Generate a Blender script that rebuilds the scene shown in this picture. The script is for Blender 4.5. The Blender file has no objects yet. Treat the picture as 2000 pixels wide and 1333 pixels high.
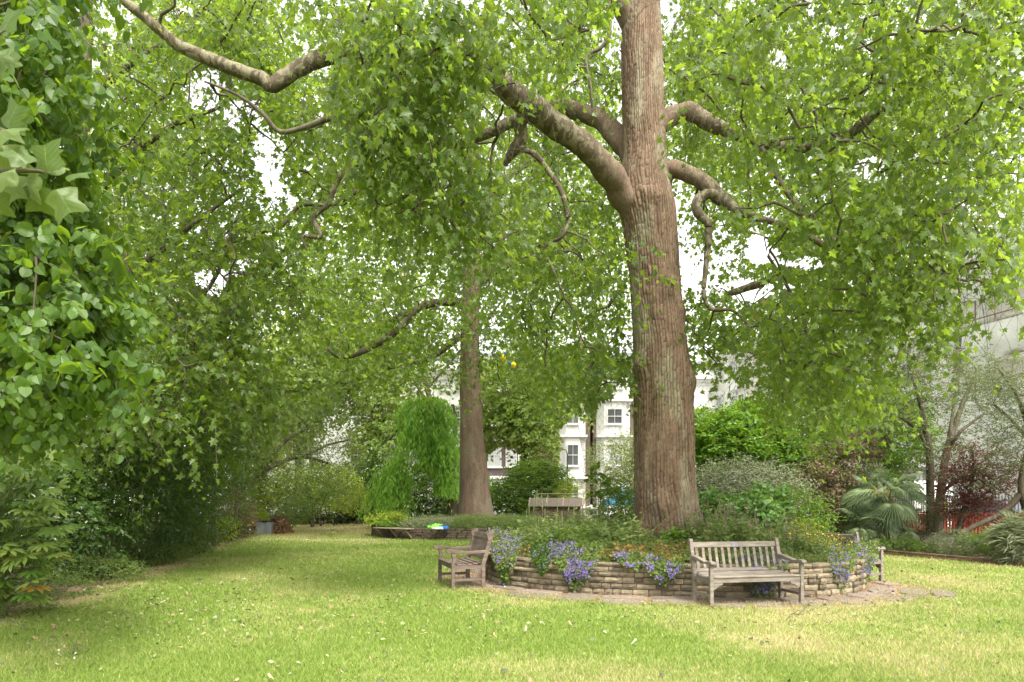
import bpy, bmesh, math
import numpy as np
from mathutils import Vector, Matrix

# ------------------------------------------------------------------ camera, world, light
scene = bpy.context.scene
COL = scene.collection
F, H, HY = 1400.0, 1.6, 972.0            # focal length in photo pixels, eye height, horizon row
cam_d = bpy.data.cameras.new('camera'); cam = bpy.data.objects.new('camera', cam_d); COL.objects.link(cam)
cam.location = (0, 0, H); cam.rotation_euler = (math.radians(90), 0, 0)
cam_d.sensor_width = 36; cam_d.lens = F / 2000 * 36; cam_d.shift_y = (HY - 666.5) / 2000
cam_d.dof.use_dof = True; cam_d.dof.focus_distance = 14; cam_d.dof.aperture_fstop = 5.6
cam_d.clip_start = .05; cam_d.clip_end = 1500
scene.camera = cam

SUN_EL, SUN_AZ = 56.0, 154.0             # azimuth measured clockwise from +Y (the view direction)
world = bpy.data.worlds.new('World'); scene.world = world; world.use_nodes = True
wn, wl = world.node_tree.nodes, world.node_tree.links
wn.clear()
w_out = wn.new('ShaderNodeOutputWorld'); w_bg = wn.new('ShaderNodeBackground'); w_sky = wn.new('ShaderNodeTexSky')
w_sky.sky_type = 'NISHITA'; w_sky.sun_disc = False
w_sky.sun_elevation = math.radians(SUN_EL); w_sky.sun_rotation = math.radians(SUN_AZ)
w_sky.air_density = 1.0; w_sky.dust_density = 4.0; w_sky.ozone_density = 1.0
w_hs = wn.new('ShaderNodeHueSaturation'); w_hs.inputs['Saturation'].default_value = .22
w_tc = wn.new('ShaderNodeTexCoord'); w_ns = wn.new('ShaderNodeTexNoise'); w_ns.inputs['Scale'].default_value = 2.2
w_ns.inputs['Detail'].default_value = 5
w_cr = wn.new('ShaderNodeMapRange'); w_cr.inputs['From Min'].default_value = .3; w_cr.inputs['From Max'].default_value = .7
w_cr.inputs['To Min'].default_value = .85; w_cr.inputs['To Max'].default_value = 1.25
w_mx = wn.new('ShaderNodeVectorMath'); w_mx.operation = 'SCALE'
wl.new(w_tc.outputs['Generated'], w_ns.inputs['Vector']); wl.new(w_ns.outputs['Fac'], w_cr.inputs['Value'])
wl.new(w_sky.outputs[0], w_hs.inputs['Color']); wl.new(w_hs.outputs[0], w_mx.inputs[0]); wl.new(w_cr.outputs[0], w_mx.inputs['Scale'])
w_bg.inputs['Strength'].default_value = .15
w_wb = wn.new('ShaderNodeVectorMath'); w_wb.operation = 'MULTIPLY'; w_wb.inputs[1].default_value = (1.04, 1.0, .92)
wl.new(w_mx.outputs[0], w_wb.inputs[0]); wl.new(w_wb.outputs[0], w_bg.inputs['Color']); wl.new(w_bg.outputs[0], w_out.inputs['Surface'])

sun_d = bpy.data.lights.new('sun', 'SUN'); sun = bpy.data.objects.new('sun', sun_d); COL.objects.link(sun)
sun_d.energy = 1.5; sun_d.angle = math.radians(10); sun_d.color = (1, .95, .86)
_el, _az = math.radians(SUN_EL), math.radians(SUN_AZ)
_sd = Vector((math.sin(_az) * math.cos(_el), math.cos(_az) * math.cos(_el), math.sin(_el)))
sun.rotation_euler = _sd.to_track_quat('Z', 'Y').to_euler(); sun.location = (0, 0, 30)

vs = scene.view_settings
vs.view_transform = 'Standard'; vs.look = 'None'; vs.gamma = 1; vs.exposure = 2.05; vs.use_curve_mapping = False
cy = scene.cycles
cy.max_bounces = 7; cy.diffuse_bounces = 4; cy.glossy_bounces = 2; cy.transmission_bounces = 5; cy.transparent_max_bounces = 6
cy.use_denoising = True; cy.denoiser = 'OPENIMAGEDENOISE'; cy.denoising_input_passes = 'RGB_ALBEDO_NORMAL'
cy.use_adaptive_sampling = False; cy.caustics_reflective = False; cy.caustics_refractive = False
cy.sample_clamp_indirect = 6

R = np.random.RandomState
PI = math.pi

# ------------------------------------------------------------------ helpers
def W(px, py, Y):
    """world point seen at photo pixel (px, py) at distance Y"""
    return np.array(((px - 1000) / F * Y, Y, H - (py - HY) / F * Y))

def G(px, py):
    Y = H * F / (py - HY)
    return np.array(((px - 1000) / F * Y, Y, 0.0))

def pix(P):
    P = np.asarray(P)
    Y = np.maximum(P[..., 1], .05)
    return 1000 + F * P[..., 0] / Y, HY - F * (P[..., 2] - H) / Y

def hashf(ix, iy, iz, seed):
    h = (ix * 374761393 + iy * 668265263 + iz * 1274126177 + seed * 974634777) & 0xffffffff
    h = ((h ^ (h >> 13)) * 1274126177) & 0xffffffff
    h = h ^ (h >> 16)
    return (h & 0xffffff) / float(0xffffff)

def vnoise(P, scale=1.0, seed=0):
    P = np.asarray(P, float) * scale
    if P.shape[-1] == 2:
        P = np.concatenate([P, np.zeros(P.shape[:-1] + (1,))], -1)
    i = np.floor(P).astype(np.int64); f = P - i
    f = f * f * (3 - 2 * f)
    out = 0
    for dx in (0, 1):
        for dy in (0, 1):
            for dz in (0, 1):
                w = (f[..., 0] if dx else 1 - f[..., 0]) * (f[..., 1] if dy else 1 - f[..., 1]) * (f[..., 2] if dz else 1 - f[..., 2])
                out = out + w * hashf(i[..., 0] + dx, i[..., 1] + dy, i[..., 2] + dz, seed)
    return out

def fbm(P, scale=1.0, seed=0, octs=3):
    s, a, t = 0, 1.0, 0
    for o in range(octs):
        s = s + a * vnoise(P, scale * 2 ** o, seed + o * 17); t += a; a *= .5
    return s / t

def nrm(v):
    return v / np.maximum(np.linalg.norm(v, axis=-1, keepdims=True), 1e-9)

def props(o, label=None, cat=None, group=None, kind=None):
    if label: o['label'] = label
    if cat: o['category'] = cat
    if group: o['group'] = group
    if kind: o['kind'] = kind
    return o

def thing(name, label, cat, loc=(0, 0, 0), rz=0.0, group=None):
    o = bpy.data.objects.new(name, None); COL.objects.link(o)
    o.empty_display_size = .2
    o.location = tuple(float(v) for v in loc); o.rotation_euler = (0, 0, rz)
    return props(o, label, cat, group)

def link(name, me, mat=None, parent=None):
    o = bpy.data.objects.new(name, me); COL.objects.link(o)
    if parent is not None: o.parent = parent
    if mat is not None and len(me.materials) == 0: me.materials.append(mat)
    return o

def tri_mesh(name, V, T, mat=None, tint=None, smooth=False):
    """fast mesh from arrays: V (n,3), T (m,3) or (m,4)"""
    V = np.ascontiguousarray(V, dtype=np.float32); T = np.ascontiguousarray(T, dtype=np.int32)
    me = bpy.data.meshes.new(name)
    k = T.shape[1]
    me.vertices.add(len(V)); me.vertices.foreach_set('co', V.ravel())
    me.loops.add(T.size); me.loops.foreach_set('vertex_index', T.ravel())
    me.polygons.add(len(T)); me.polygons.foreach_set('loop_start', np.arange(0, T.size, k, dtype=np.int32))
    me.polygons.foreach_set('use_smooth', np.full(len(T), bool(smooth)))
    if tint is not None:
        a = me.attributes.new('tint', 'FLOAT', 'POINT'); a.data.foreach_set('value', np.ascontiguousarray(tint, dtype=np.float32))
    me.update(calc_edges=True)
    if mat: me.materials.append(mat)
    return me

def arr_obj(name, V, T, mat, parent=None, tint=None, smooth=False):
    V = np.asarray(V, float)
    if parent is not None and parent.rotation_euler.z == 0:
        V = V - np.array(parent.location)
    return link(name, tri_mesh(name, V, T, mat, tint, smooth), None, parent)

class MB:
    """collects shapes, then links them as one mesh object"""
    def __init__(s): s.v = []; s.f = []
    def add(s, V, Fc):
        o = len(s.v); s.v += [tuple(map(float, p)) for p in V]; s.f += [tuple(int(i) + o for i in f) for f in Fc]; return s
    def box(s, x0, x1, y0, y1, z0, z1):
        V = [(x, y, z) for x in (x0, x1) for y in (y0, y1) for z in (z0, z1)]
        return s.add(V, [(0, 1, 3, 2), (4, 6, 7, 5), (0, 4, 5, 1), (2, 3, 7, 6), (0, 2, 6, 4), (1, 5, 7, 3)])
    def bar(s, a, b, w, h, up=(0, 0, 1)):
        a, b, up = np.array(a, float), np.array(b, float), np.array(up, float)
        d = nrm(b - a); x = nrm(np.cross(d, up)) * w / 2; z = nrm(np.cross(x, d)) * h / 2
        V = [p + sx * x + sz * z for p in (a, b) for sx in (-1, 1) for sz in (-1, 1)]
        return s.add(V, [(0, 1, 3, 2), (4, 6, 7, 5), (0, 4, 5, 1), (2, 3, 7, 6), (0, 2, 6, 4), (1, 5, 7, 3)])
    def prism(s, prof, axis, a, b):
        """closed profile [(u,v)] pushed from a to b along axis 'x' 'y' or 'z'"""
        n = len(prof)
        def P(u, v, t):
            return {'x': (t, u, v), 'y': (u, t, v), 'z': (u, v, t)}[axis]
        V = [P(u, v, a) for u, v in prof] + [P(u, v, b) for u, v in prof]
        Fc = [(i, (i + 1) % n, n + (i + 1) % n, n + i) for i in range(n)] + [tuple(range(n))[::-1], tuple(range(n, 2 * n))]
        return s.add(V, Fc)
    def tube(s, pts, rad, k=6, cap=True):
        V, Q = tube(np.array(pts, float), np.full(len(pts), rad) if np.isscalar(rad) else np.array(rad, float), k)
        s.add(V, Q)
        if cap:
            o = len(s.v) - len(V); s.f.append(tuple(o + i for i in range(k))[::-1]); s.f.append(tuple(o + len(V) - k + i for i in range(k)))
        return s
    def build(s, name, mat, parent=None, bevel=0, smooth=False):
        me = bpy.data.meshes.new(name); me.from_pydata(s.v, [], s.f)
        bm = bmesh.new(); bm.from_mesh(me)
        bmesh.ops.recalc_face_normals(bm, faces=bm.faces)
        if bevel:
            ed = [e for e in bm.edges if e.is_manifold and e.calc_face_angle(0) > .5]
            bmesh.ops.bevel(bm, geom=ed, offset=bevel, segments=1, affect='EDGES', clamp_overlap=True)
        bm.to_mesh(me); bm.free()
        if smooth: me.polygons.foreach_set('use_smooth', [True] * len(me.polygons))
        me.materials.append(mat)
        return link(name, me, None, parent)

def frames(P):
    T = np.gradient(P, axis=-2); T = nrm(T)
    ref = np.where(np.abs(T[..., 2:3]) > .9, np.array([1., 0, 0]), np.array([0, 0, 1.]))
    ref = np.broadcast_to(ref[..., :1, :], T.shape)          # one reference for the whole path
    U = nrm(np.cross(T, ref)); V = np.cross(T, U)
    return T, U, V

def tube(P, r, k):
    T, U, V = frames(P)
    a = np.arange(k) / k * 2 * PI
    ring = P[:, None] + r[:, None, None] * (np.cos(a)[None, :, None] * U[:, None] + np.sin(a)[None, :, None] * V[:, None])
    n = len(P)
    i = np.arange(n - 1)[:, None] * k; j = np.arange(k)[None]
    Q = np.stack([i + j, i + (j + 1) % k, i + k + (j + 1) % k, i + k + j], -1).reshape(-1, 4)
    return ring.reshape(-1, 3), Q

def tube_batch(P, r, k=3):
    """P (N,m,3), r (N,m): N tubes with the same number of points"""
    N, m = P.shape[:2]
    T, U, V = frames(P)
    a = np.arange(k) / k * 2 * PI
    ring = P[:, :, None] + r[:, :, None, None] * (np.cos(a)[None, None, :, None] * U[:, :, None] + np.sin(a)[None, None, :, None] * V[:, :, None])
    b = (np.arange(N) * m * k)[:, None, None]; i = (np.arange(m - 1) * k)[None, :, None]; j = np.arange(k)[None, None]
    Q = np.stack([b + i + j, b + i + (j + 1) % k, b + i + k + (j + 1) % k, b + i + k + j], -1).reshape(-1, 4)
    return ring.reshape(-1, 3), Q

def merge(parts):
    Vs, Ts, o = [], [], 0
    for V, T in parts:
        Vs.append(V); Ts.append(T + o); o += len(V)
    return np.concatenate(Vs), np.concatenate(Ts)

def smooth_path(pts, rad, n=6):
    """Catmull-Rom through control points"""
    P = np.array(pts, float); r = np.array(rad, float)
    A = np.concatenate([P, r[:, None]], 1)
    A = np.concatenate([[2 * A[0] - A[1]], A, [2 * A[-1] - A[-2]]])
    out = []
    for i in range(1, len(A) - 2):
        p0, p1, p2, p3 = A[i - 1:i + 3]
        for t in np.arange(n) / n:
            out.append(.5 * (2 * p1 + (p2 - p0) * t + (2 * p0 - 5 * p1 + 4 * p2 - p3) * t * t + (3 * p1 - p0 - 3 * p2 + p3) * t ** 3))
    out.append(A[-2])
    out = np.array(out)
    return out[:, :3], np.maximum(out[:, 3], .002)

# ------------------------------------------------------------------ materials
def nodes(name):
    m = bpy.data.materials.new(name); m.use_nodes = True
    nt = m.node_tree; b = nt.nodes['Principled BSDF']
    return m, nt, b, nt.nodes['Material Output']

def ramp(nt, fac, stops):
    r = nt.nodes.new('ShaderNodeValToRGB')
    e = r.color_ramp.elements
    while len(e) > 1: e.remove(e[-1])
    e[0].position = stops[0][0]; e[0].color = (*stops[0][1], 1)
    for p, c in stops[1:]:
        x = e.new(p); x.color = (*c, 1)
    nt.links.new(fac, r.inputs['Fac'])
    return r.outputs['Color']

def noise_node(nt, scale, detail=4, coord='Object', vec=None, stretch=None, rough=.55, dist=0):
    n = nt.nodes.new('ShaderNodeTexNoise'); n.inputs['Scale'].default_value = scale; n.inputs['Detail'].default_value = detail
    n.inputs['Roughness'].default_value = rough; n.inputs['Distortion'].default_value = dist
    if vec is None:
        tc = nt.nodes.new('ShaderNodeTexCoord'); vec = tc.outputs[coord]
    if stretch:
        mp = nt.nodes.new('ShaderNodeMapping'); mp.inputs['Scale'].default_value = stretch
        nt.links.new(vec, mp.inputs['Vector']); vec = mp.outputs[0]
    nt.links.new(vec, n.inputs['Vector'])
    return n.outputs['Fac']

def mixc(nt, fac, a, b, mode='MIX'):
    m = nt.nodes.new('ShaderNodeMix'); m.data_type = 'RGBA'; m.blend_type = mode
    for sock, v in ((m.inputs[0], fac), (m.inputs[6], a), (m.inputs[7], b)):
        if hasattr(v, 'is_output'): nt.links.new(v, sock)
        elif isinstance(v, (int, float)): sock.default_value = v
        else: sock.default_value = (*v, 1)
    return m.outputs[2]

def bump(nt, b, h, strength=.5, dist=.01):
    n = nt.nodes.new('ShaderNodeBump'); n.inputs['Strength'].default_value = strength; n.inputs['Distance'].default_value = dist
    nt.links.new(h, n.inputs['Height']); nt.links.new(n.outputs[0], b.inputs['Normal'])

def mat_noise(name, stops, scale=3, rough=.8, detail=5, bstr=.4, bdist=.01, stretch=None, rnd=0.0, bscale=None, metal=0, spec=.3):
    """plain procedural surface: noise -> colours, fine bump, optional change from object to object"""
    m, nt, b, out = nodes(name)
    f = noise_node(nt, scale, detail, stretch=stretch)
    c = ramp(nt, f, stops)
    if rnd:
        oi = nt.nodes.new('ShaderNodeObjectInfo')
        mr = nt.nodes.new('ShaderNodeMapRange'); mr.inputs['To Min'].default_value = 1 - rnd; mr.inputs['To Max'].default_value = 1 + rnd
        nt.links.new(oi.outputs['Random'], mr.inputs['Value'])
        vm = nt.nodes.new('ShaderNodeVectorMath'); vm.operation = 'SCALE'
        nt.links.new(c, vm.inputs[0]); nt.links.new(mr.outputs[0], vm.inputs['Scale']); c = vm.outputs[0]
    nt.links.new(c, b.inputs['Base Color'])
    b.inputs['Roughness'].default_value = rough; b.inputs['Metallic'].default_value = metal
    b.inputs['Specular IOR Level'].default_value = spec
    if bstr: bump(nt, b, noise_node(nt, bscale or scale * 6, 6, stretch=stretch), bstr, bdist)
    return m

def mat_leaf(name, dark, light, trans, gloss=.4, tfac=.45, old=None, veins=False, spec=.3):
    """leaf: glossy front plus light coming through; 'tint' says which leaf"""
    m, nt, b, out = nodes(name)
    at = nt.nodes.new('ShaderNodeAttribute'); at.attribute_name = 'tint'
    stops = [(0, dark), (.85, light)]
    if old: stops += [(.93, light), (.955, old)]
    c = ramp(nt, at.outputs['Fac'], stops)
    tstops = [(0, tuple(v * .75 for v in trans)), (.9, trans)]
    if old: tstops += [(.955, old)]
    tcol = ramp(nt, at.outputs['Fac'], tstops)
    if veins:
        tc = nt.nodes.new('ShaderNodeTexCoord'); sx = nt.nodes.new('ShaderNodeSeparateXYZ'); nt.links.new(tc.outputs['Object'], sx.inputs[0])
        def M(op, a, b_=0.0, c_=None):
            n = nt.nodes.new('ShaderNodeMath'); n.operation = op
            for i, v in enumerate((a, b_) if c_ is None else (a, b_, c_)):
                if hasattr(v, 'is_output'): nt.links.new(v, n.inputs[i])
                else: n.inputs[i].default_value = v
            return n.outputs[0]
        ax = M('ABSOLUTE', sx.outputs[0])
        mid = M('LESS_THAN', ax, .012)
        sv = M('LESS_THAN', M('PINGPONG', M('SUBTRACT', sx.outputs[1], M('MULTIPLY', ax, .75)), .075), .006)
        v = M('MAXIMUM', mid, sv)
        c = mixc(nt, M('MULTIPLY', v, .85), c, tuple(min(1, x * 1.7 + .02) for x in light))
        tcol = mixc(nt, M('MULTIPLY', v, .8), tcol, tuple(x * .5 for x in trans))
    nt.links.new(c, b.inputs['Base Color'])
    b.inputs['Roughness'].default_value = gloss; b.inputs['Specular IOR Level'].default_value = spec
    tr = nt.nodes.new('ShaderNodeBsdfTranslucent'); nt.links.new(tcol, tr.inputs['Color'])
    mx = nt.nodes.new('ShaderNodeMixShader'); mx.inputs[0].default_value = tfac
    nt.links.new(b.outputs[0], mx.inputs[1]); nt.links.new(tr.outputs[0], mx.inputs[2]); nt.links.new(mx.outputs[0], out.inputs['Surface'])
    return m

M_plane = mat_leaf('plane_leaf', (.020, .050, .009), (.098, .155, .032), (.33, .48, .042), .40, .51, old=(.30, .26, .06))
M_plane_v = mat_leaf('plane_leaf_near', (.020, .050, .011), (.105, .155, .036), (.29, .40, .035), .42, .48, veins=True)
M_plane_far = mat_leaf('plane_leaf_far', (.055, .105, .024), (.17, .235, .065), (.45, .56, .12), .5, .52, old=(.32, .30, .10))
M_lime = mat_leaf('lime_leaf', (.014, .044, .010), (.075, .135, .022), (.25, .40, .02), .45, .44)
M_lime_v = mat_leaf('lime_leaf_near', (.016, .048, .012), (.075, .135, .026), (.25, .40, .02), .44, .42, veins=True)
M_tulip = mat_leaf('tulip_leaf', (.035, .08, .010), (.085, .125, .035), (.22, .29, .02), .45, .45, veins=True)
M_gloss = mat_leaf('glossy_dark_leaf', (.020, .048, .012), (.065, .125, .028), (.18, .30, .025), .28, .32, old=(.45, .22, .03), spec=.5)
M_laurel = mat_leaf('laurel_leaf', (.045, .12, .015), (.12, .24, .03), (.30, .48, .03), .33, .38)
M_fatsia = mat_leaf('fatsia_leaf', (.06, .13, .02), (.20, .28, .06), (.28, .40, .04), .32, .32, old=(.42, .26, .05))
M_olive = mat_leaf('olive_leaf', (.055, .08, .03), (.13, .16, .07), (.20, .25, .07), .5, .38)
M_red = mat_leaf('red_leaf', (.04, .012, .012), (.13, .035, .03), (.22, .05, .03), .45, .4)
M_pink = mat_leaf('pinkish_leaf', (.03, .06, .015), (.20, .12, .085), (.20, .20, .06), .45, .35)
M_silver = mat_leaf('grey_leaf', (.13, .16, .09), (.30, .32, .20), (.24, .30, .14), .6, .35)
M_pale = mat_leaf('pale_leaf', (.14, .20, .07), (.30, .34, .15), (.34, .42, .15), .5, .42)
M_weep = mat_leaf('weeping_leaf', (.04, .13, .012), (.21, .38, .06), (.42, .68, .07), .45, .42)
M_palm = mat_leaf('palm_leaf', (.035, .07, .02), (.13, .18, .075), (.14, .22, .06), .38, .25)
M_herb = mat_leaf('herb_leaf', (.03, .075, .015), (.18, .25, .06), (.28, .38, .09), .5, .42, old=(.30, .22, .06))
M_herb2 = mat_leaf('soft_green_leaf', (.04, .09, .018), (.22, .29, .09), (.30, .38, .12), .55, .4)
M_bronze = mat_leaf('bronze_leaf', (.08, .11, .03), (.40, .20, .07), (.36, .30, .10), .55, .35)
M_lemon = mat_leaf('lemon_leaf', (.16, .24, .03), (.30, .38, .05), (.48, .60, .05), .5, .45)
M_brown = mat_leaf('dead_leaf', (.10, .055, .03), (.28, .18, .10), (.20, .12, .06), .8, .2)
M_violet = mat_leaf('violet_petal', (.13, .075, .36), (.34, .24, .62), (.3, .2, .6), .6, .35)
M_yellow = mat_leaf('yellow_petal', (.70, .42, .02), (.85, .62, .04), (.8, .6, .05), .6, .3)
M_mauve = mat_leaf('mauve_petal', (.25, .16, .30), (.42, .30, .48), (.35, .25, .4), .6, .35)
M_spike = mat_noise('seed_spike', [(0, (.12, .07, .07)), (1, (.26, .17, .17))], 40, .9)
M_blossom = mat_leaf('white_blossom', (.45, .42, .38), (.75, .70, .68), (.6, .6, .55), .6, .3)
M_twig = mat_noise('twig_bark', [(0, (.035, .028, .02)), (1, (.10, .085, .06))], 12, .9)
M_stem = mat_noise('green_stem', [(0, (.08, .12, .03)), (1, (.16, .20, .06))], 12, .7)

# ------------------------------------------------------------------ leaves and shoots
def outline_leaf(half, centre, cup=.06):
    """fan from a centre vertex; half outline from base to tip, mirrored"""
    pts = [(0, 0)] + half + [(0, 1.0)] + [(-x, y) for x, y in half[::-1]]
    V = [(centre[0], centre[1], 0)] + [(x, y, -cup * (abs(x) * 2) ** 1.3 - cup * y * y) for x, y in pts]
    n = len(pts)
    T = [(0, 1 + (i + 1) % n, 1 + i) for i in range(n)]
    return np.array(V, float), np.array(T)

def fold_leaf(half, fold=.12, bend=.15):
    """midrib fold; half outline between base and tip"""
    V = [(0, 0, 0)] + [(x, y, fold * x - bend * y * y) for x, y in half] + [(0, 1, -bend)] + [(-x, y, fold * x - bend * y * y) for x, y in half]
    n = len(half); T = []
    tip = n + 1
    if n == 1:
        T = [(0, 1, tip), (0, tip, 3)]
    else:
        T += [(0, i, i + 1) for i in range(1, n)] + [(0, n, tip)]
        T += [(0, tip + i + 1, tip + i) for i in range(1, n)] + [(0, tip, tip + n)]
    return np.array(V, float), np.array(T)

L_plane = outline_leaf([(.36, -.06), (.27, .18), (.54, .46), (.22, .52)], (0, .26), .10)
L_plane_lo = fold_leaf([(.44, .04), (.24, .32), (.48, .56), (.17, .58)], .12, .16)
L_star = fold_leaf([(.45, .2), (.36, .62)], .14, .14)
L_heart = fold_leaf([(.28, -.05), (.47, .2), (.40, .58), (.2, .84)], .18, .2)
L_oval = fold_leaf([(.23, .3), (.2, .68)], .22, .16)
L_rhomb = fold_leaf([(.26, .45)], .2, .12)
L_blade = fold_leaf([(.045, .4)], .1, .25)
L_petal = (np.array([(0, 0, 0), (.5, .3, .1), (.3, .9, 0), (-.3, .9, 0), (-.5, .3, .1)], float), np.array([(0, 1, 2), (0, 2, 3), (0, 3, 4)]))

def near_leaf(half, cx=.26, cup=.12):
    """finer template for leaves that are objects of their own"""
    pts = [(0, 0)] + half + [(-x, y) for x, y in half[-2::-1]] if half[-1][0] == 0 else [(0, 0)] + half + [(0, 1)] + [(-x, y) for x, y in half[::-1]]
    n = len(pts); V = [(0, cx, 0)]
    def z(x, y): return -cup * abs(x) * 1.6 - cup * y * y * 1.2 + .03 * math.sin(9 * x + 7 * y)
    V[0] = (0, cx, z(0, cx))
    for t in (.5, 1):
        for x, y in pts:
            X, Y_ = x * t, cx + (y - cx) * t
            V.append((X, Y_, z(X, Y_)))
    T = [(0, 1 + (i + 1) % n, 1 + i) for i in range(n)]
    for i in range(n):
        a, b = 1 + i, 1 + (i + 1) % n
        T += [(a, b, b + n), (a, b + n, a + n)]
    return np.array(V, float), np.array(T)

N_plane = near_leaf([(.2, -.07), (.38, -.04), (.27, .17), (.42, .30), (.56, .47), (.36, .47), (.21, .54), (.13, .80)], .26)
N_heart = near_leaf([(.15, -.05), (.34, -.02), (.47, .2), (.45, .45), (.32, .7), (.14, .88)], .3, .16)
N_tulip = near_leaf([(.12, -.03), (.34, .0), (.52, .10), (.40, .34), (.36, .46), (.47, .66), (.50, .86), (.25, .80), (0, .74)], .34, .14)

def shoots(S, D, L, k, rng, droop=.5, hang=.5, size=(.13, .2), spread=.9, m=4, taper=.35, base=None):
    """leafy shoots: starts S (N,3), directions D, lengths L, k leaves each"""
    N = len(S); D = nrm(D); L = np.broadcast_to(L, (N,))
    t = (np.arange(k) + rng.rand(N, k) * .8) / k
    down = np.array([0, 0, -1.])
    P = S[:, None] + D[:, None] * (L[:, None] * t)[..., None] + down * (droop * L[:, None] * t * t)[..., None]
    T = nrm(D[:, None] + down * (2 * droop * t)[..., None])
    side = nrm(np.cross(T, np.array([0, 0, 1.])) + 1e-4)
    sgn = np.where((np.arange(k) % 2)[None] > 0, 1.0, -1.0)
    A = nrm(T * .45 + side * (sgn * spread)[..., None] + down * hang + rng.randn(N, k, 3) * .35)
    up = np.array([0, 0, 1.])
    Nn = up * .8 + D[:, None] * .5 * (hang + .2) + rng.randn(N, k, 3) * .5
    Nn = nrm(Nn - (Nn * A).sum(-1, keepdims=True) * A)
    s = (size[0] + (size[1] - size[0]) * rng.rand(N, k)) * (1 - taper * t) * np.where(rng.rand(N, k) < .2, .62, 1)
    tt = np.linspace(0, 1, m)
    tw = S[:, None] + D[:, None] * (L[:, None] * tt)[..., None] + down * (droop * L[:, None] * tt * tt)[..., None]
    ct = rng.rand(N)
    if base is not None: ct = .35 * ct + .65 * base
    tint = np.clip(.6 * ct[:, None] + .4 * rng.rand(N, k), 0, 1)
    return (P + A * .03).reshape(-1, 3), A.reshape(-1, 3), Nn.reshape(-1, 3), s.ravel(), tint.ravel(), tw

def leaf_arrays(tpl, P, A, N, s, rng, curl=(.4, 1.6)):
    V, T = tpl
    X = np.cross(A, N)
    c = (curl[0] + (curl[1] - curl[0]) * rng.rand(len(P)))
    v = P[:, None] + s[:, None, None] * (V[None, :, 0, None] * X[:, None] + V[None, :, 1, None] * A[:, None] + (V[None, :, 2] * c[:, None])[..., None] * N[:, None])
    f = T[None] + (np.arange(len(P)) * len(V))[:, None, None]
    return v.reshape(-1, 3), f.reshape(-1, 3)

def leaves_obj(name, tpl, lv, mat, parent, rng, kind='stuff'):
    P, A, N, s, tint = lv[:5]
    if len(P) == 0: return None
    V, T = leaf_arrays(tpl, P, A, N, s, rng)
    o = arr_obj(name, V, T, mat, parent, np.repeat(tint, len(tpl[0])))
    if kind: o['kind'] = kind
    return o

def single_leaves(tpl, lv, idx, mat, parent, rng, name='leaf'):
    """the leaves that show largest, each an object; five shared meshes"""
    P, A, N, s, tint = lv[:5]
    mes = []
    for q in range(5):
        V = tpl[0].copy(); V[:, 2] *= .5 + .35 * q
        mes.append(tri_mesh(name, V, tpl[1], mat, np.full(len(V), .1 + .2 * q), smooth=True))
    loc = np.array(parent.location)
    for i in idx:
        a, n = A[i], N[i]; x = np.cross(a, n)
        o = bpy.data.objects.new(name, mes[min(4, int(tint[i] * 5))]); COL.objects.link(o); o.parent = parent
        Mx = Matrix(((x[0], a[0], n[0], 0), (x[1], a[1], n[1], 0), (x[2], a[2], n[2], 0), (0, 0, 0, 1)))
        o.matrix_local = Matrix.Translation(Vector((P[i] - loc).tolist())) @ Mx @ Matrix.Scale(float(s[i]), 4)

def split_near(lv, n, xr=(0, 2000), yr=(0, 1333)):
    P, s = lv[0], lv[3]
    x, y = pix(P)
    sc = s / np.maximum(P[:, 1], .3)
    sc = np.where((x > xr[0]) & (x < xr[1]) & (y > yr[0]) & (y < yr[1]), sc, 0)
    idx = np.argsort(-sc)[:n]
    mask = np.ones(len(P), bool); mask[idx] = False
    return idx, tuple(a[mask] for a in lv[:5])

def cat_lv(L):
    return tuple(np.concatenate([l[i] for l in L]) for i in range(5))

def cull(lv, gaps, rng, only_Y=None):
    """thin the leaves where the crown is open"""
    x, y = pix(lv[0])
    keep = np.ones(len(x), bool)
    n = fbm(np.stack([x, y], -1), 1 / 38., 5) - .5
    for gx, gy, rx, ry, p in gaps:
        d = ((x - gx) / rx) ** 2 + ((y - gy) / ry) ** 2 + n * 2.2
        keep &= ~((d < 1) & (rng.rand(len(x)) < p))
    return tuple(a[keep] for a in lv[:5])

def grow(nodes_, cents, rng, r0=.03, r1=.012, sag=.12, maxr=.055):
    """branches that join each clump to the nearest wood; returns tubes"""
    pts = np.array(nodes_, float); out = []
    order = np.argsort([np.min(((pts - c) ** 2).sum(1)) for c in cents])
    for i in order:
        c = cents[i]
        d2 = ((pts - c) ** 2).sum(1) + np.where(pts[:, 2] > c[2] + 2.5, 4, 0)
        a = pts[np.argmin(d2)]
        L = np.linalg.norm(c - a)
        if L < .15: continue
        n = max(4, min(9, int(L / .35) + 3))
        t = np.linspace(0, 1, n)[:, None]
        p = a + (c - a) * t
        p[:, 2] += np.sin(t[:, 0] * PI) * L * rng.uniform(-.02, sag)
        w = (rng.rand(n, 3) - .5) * L * .13; w[0] = 0; w[-1] = 0
        p = p + w
        ra = min(maxr, r0 * (.5 + L * .28))
        P, r = smooth_path(p, np.linspace(ra, r1, n), 2)
        out.append(tube(P, r, 5))
        pts = np.concatenate([pts, p[1:]])
    return out

def crown_centres(regs, rng, thresh=.40, seed=3):
    out = []
    for px, py, rx, ry, y0, y1, n in regs:
        got = 0; tries = 0
        while got < n and tries < n * 12:
            tries += 1
            u, v = rng.uniform(-1, 1, 2)
            if u * u + v * v > 1: continue
            Y = rng.uniform(y0, y1)
            p = W(px + u * rx, py + v * ry, Y)
            if p[2] < 1.2: continue
            if vnoise(p[None], .75, seed)[0] < thresh and rng.rand() < .75: continue
            out.append(p); got += 1
    return np.array(out)

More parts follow.
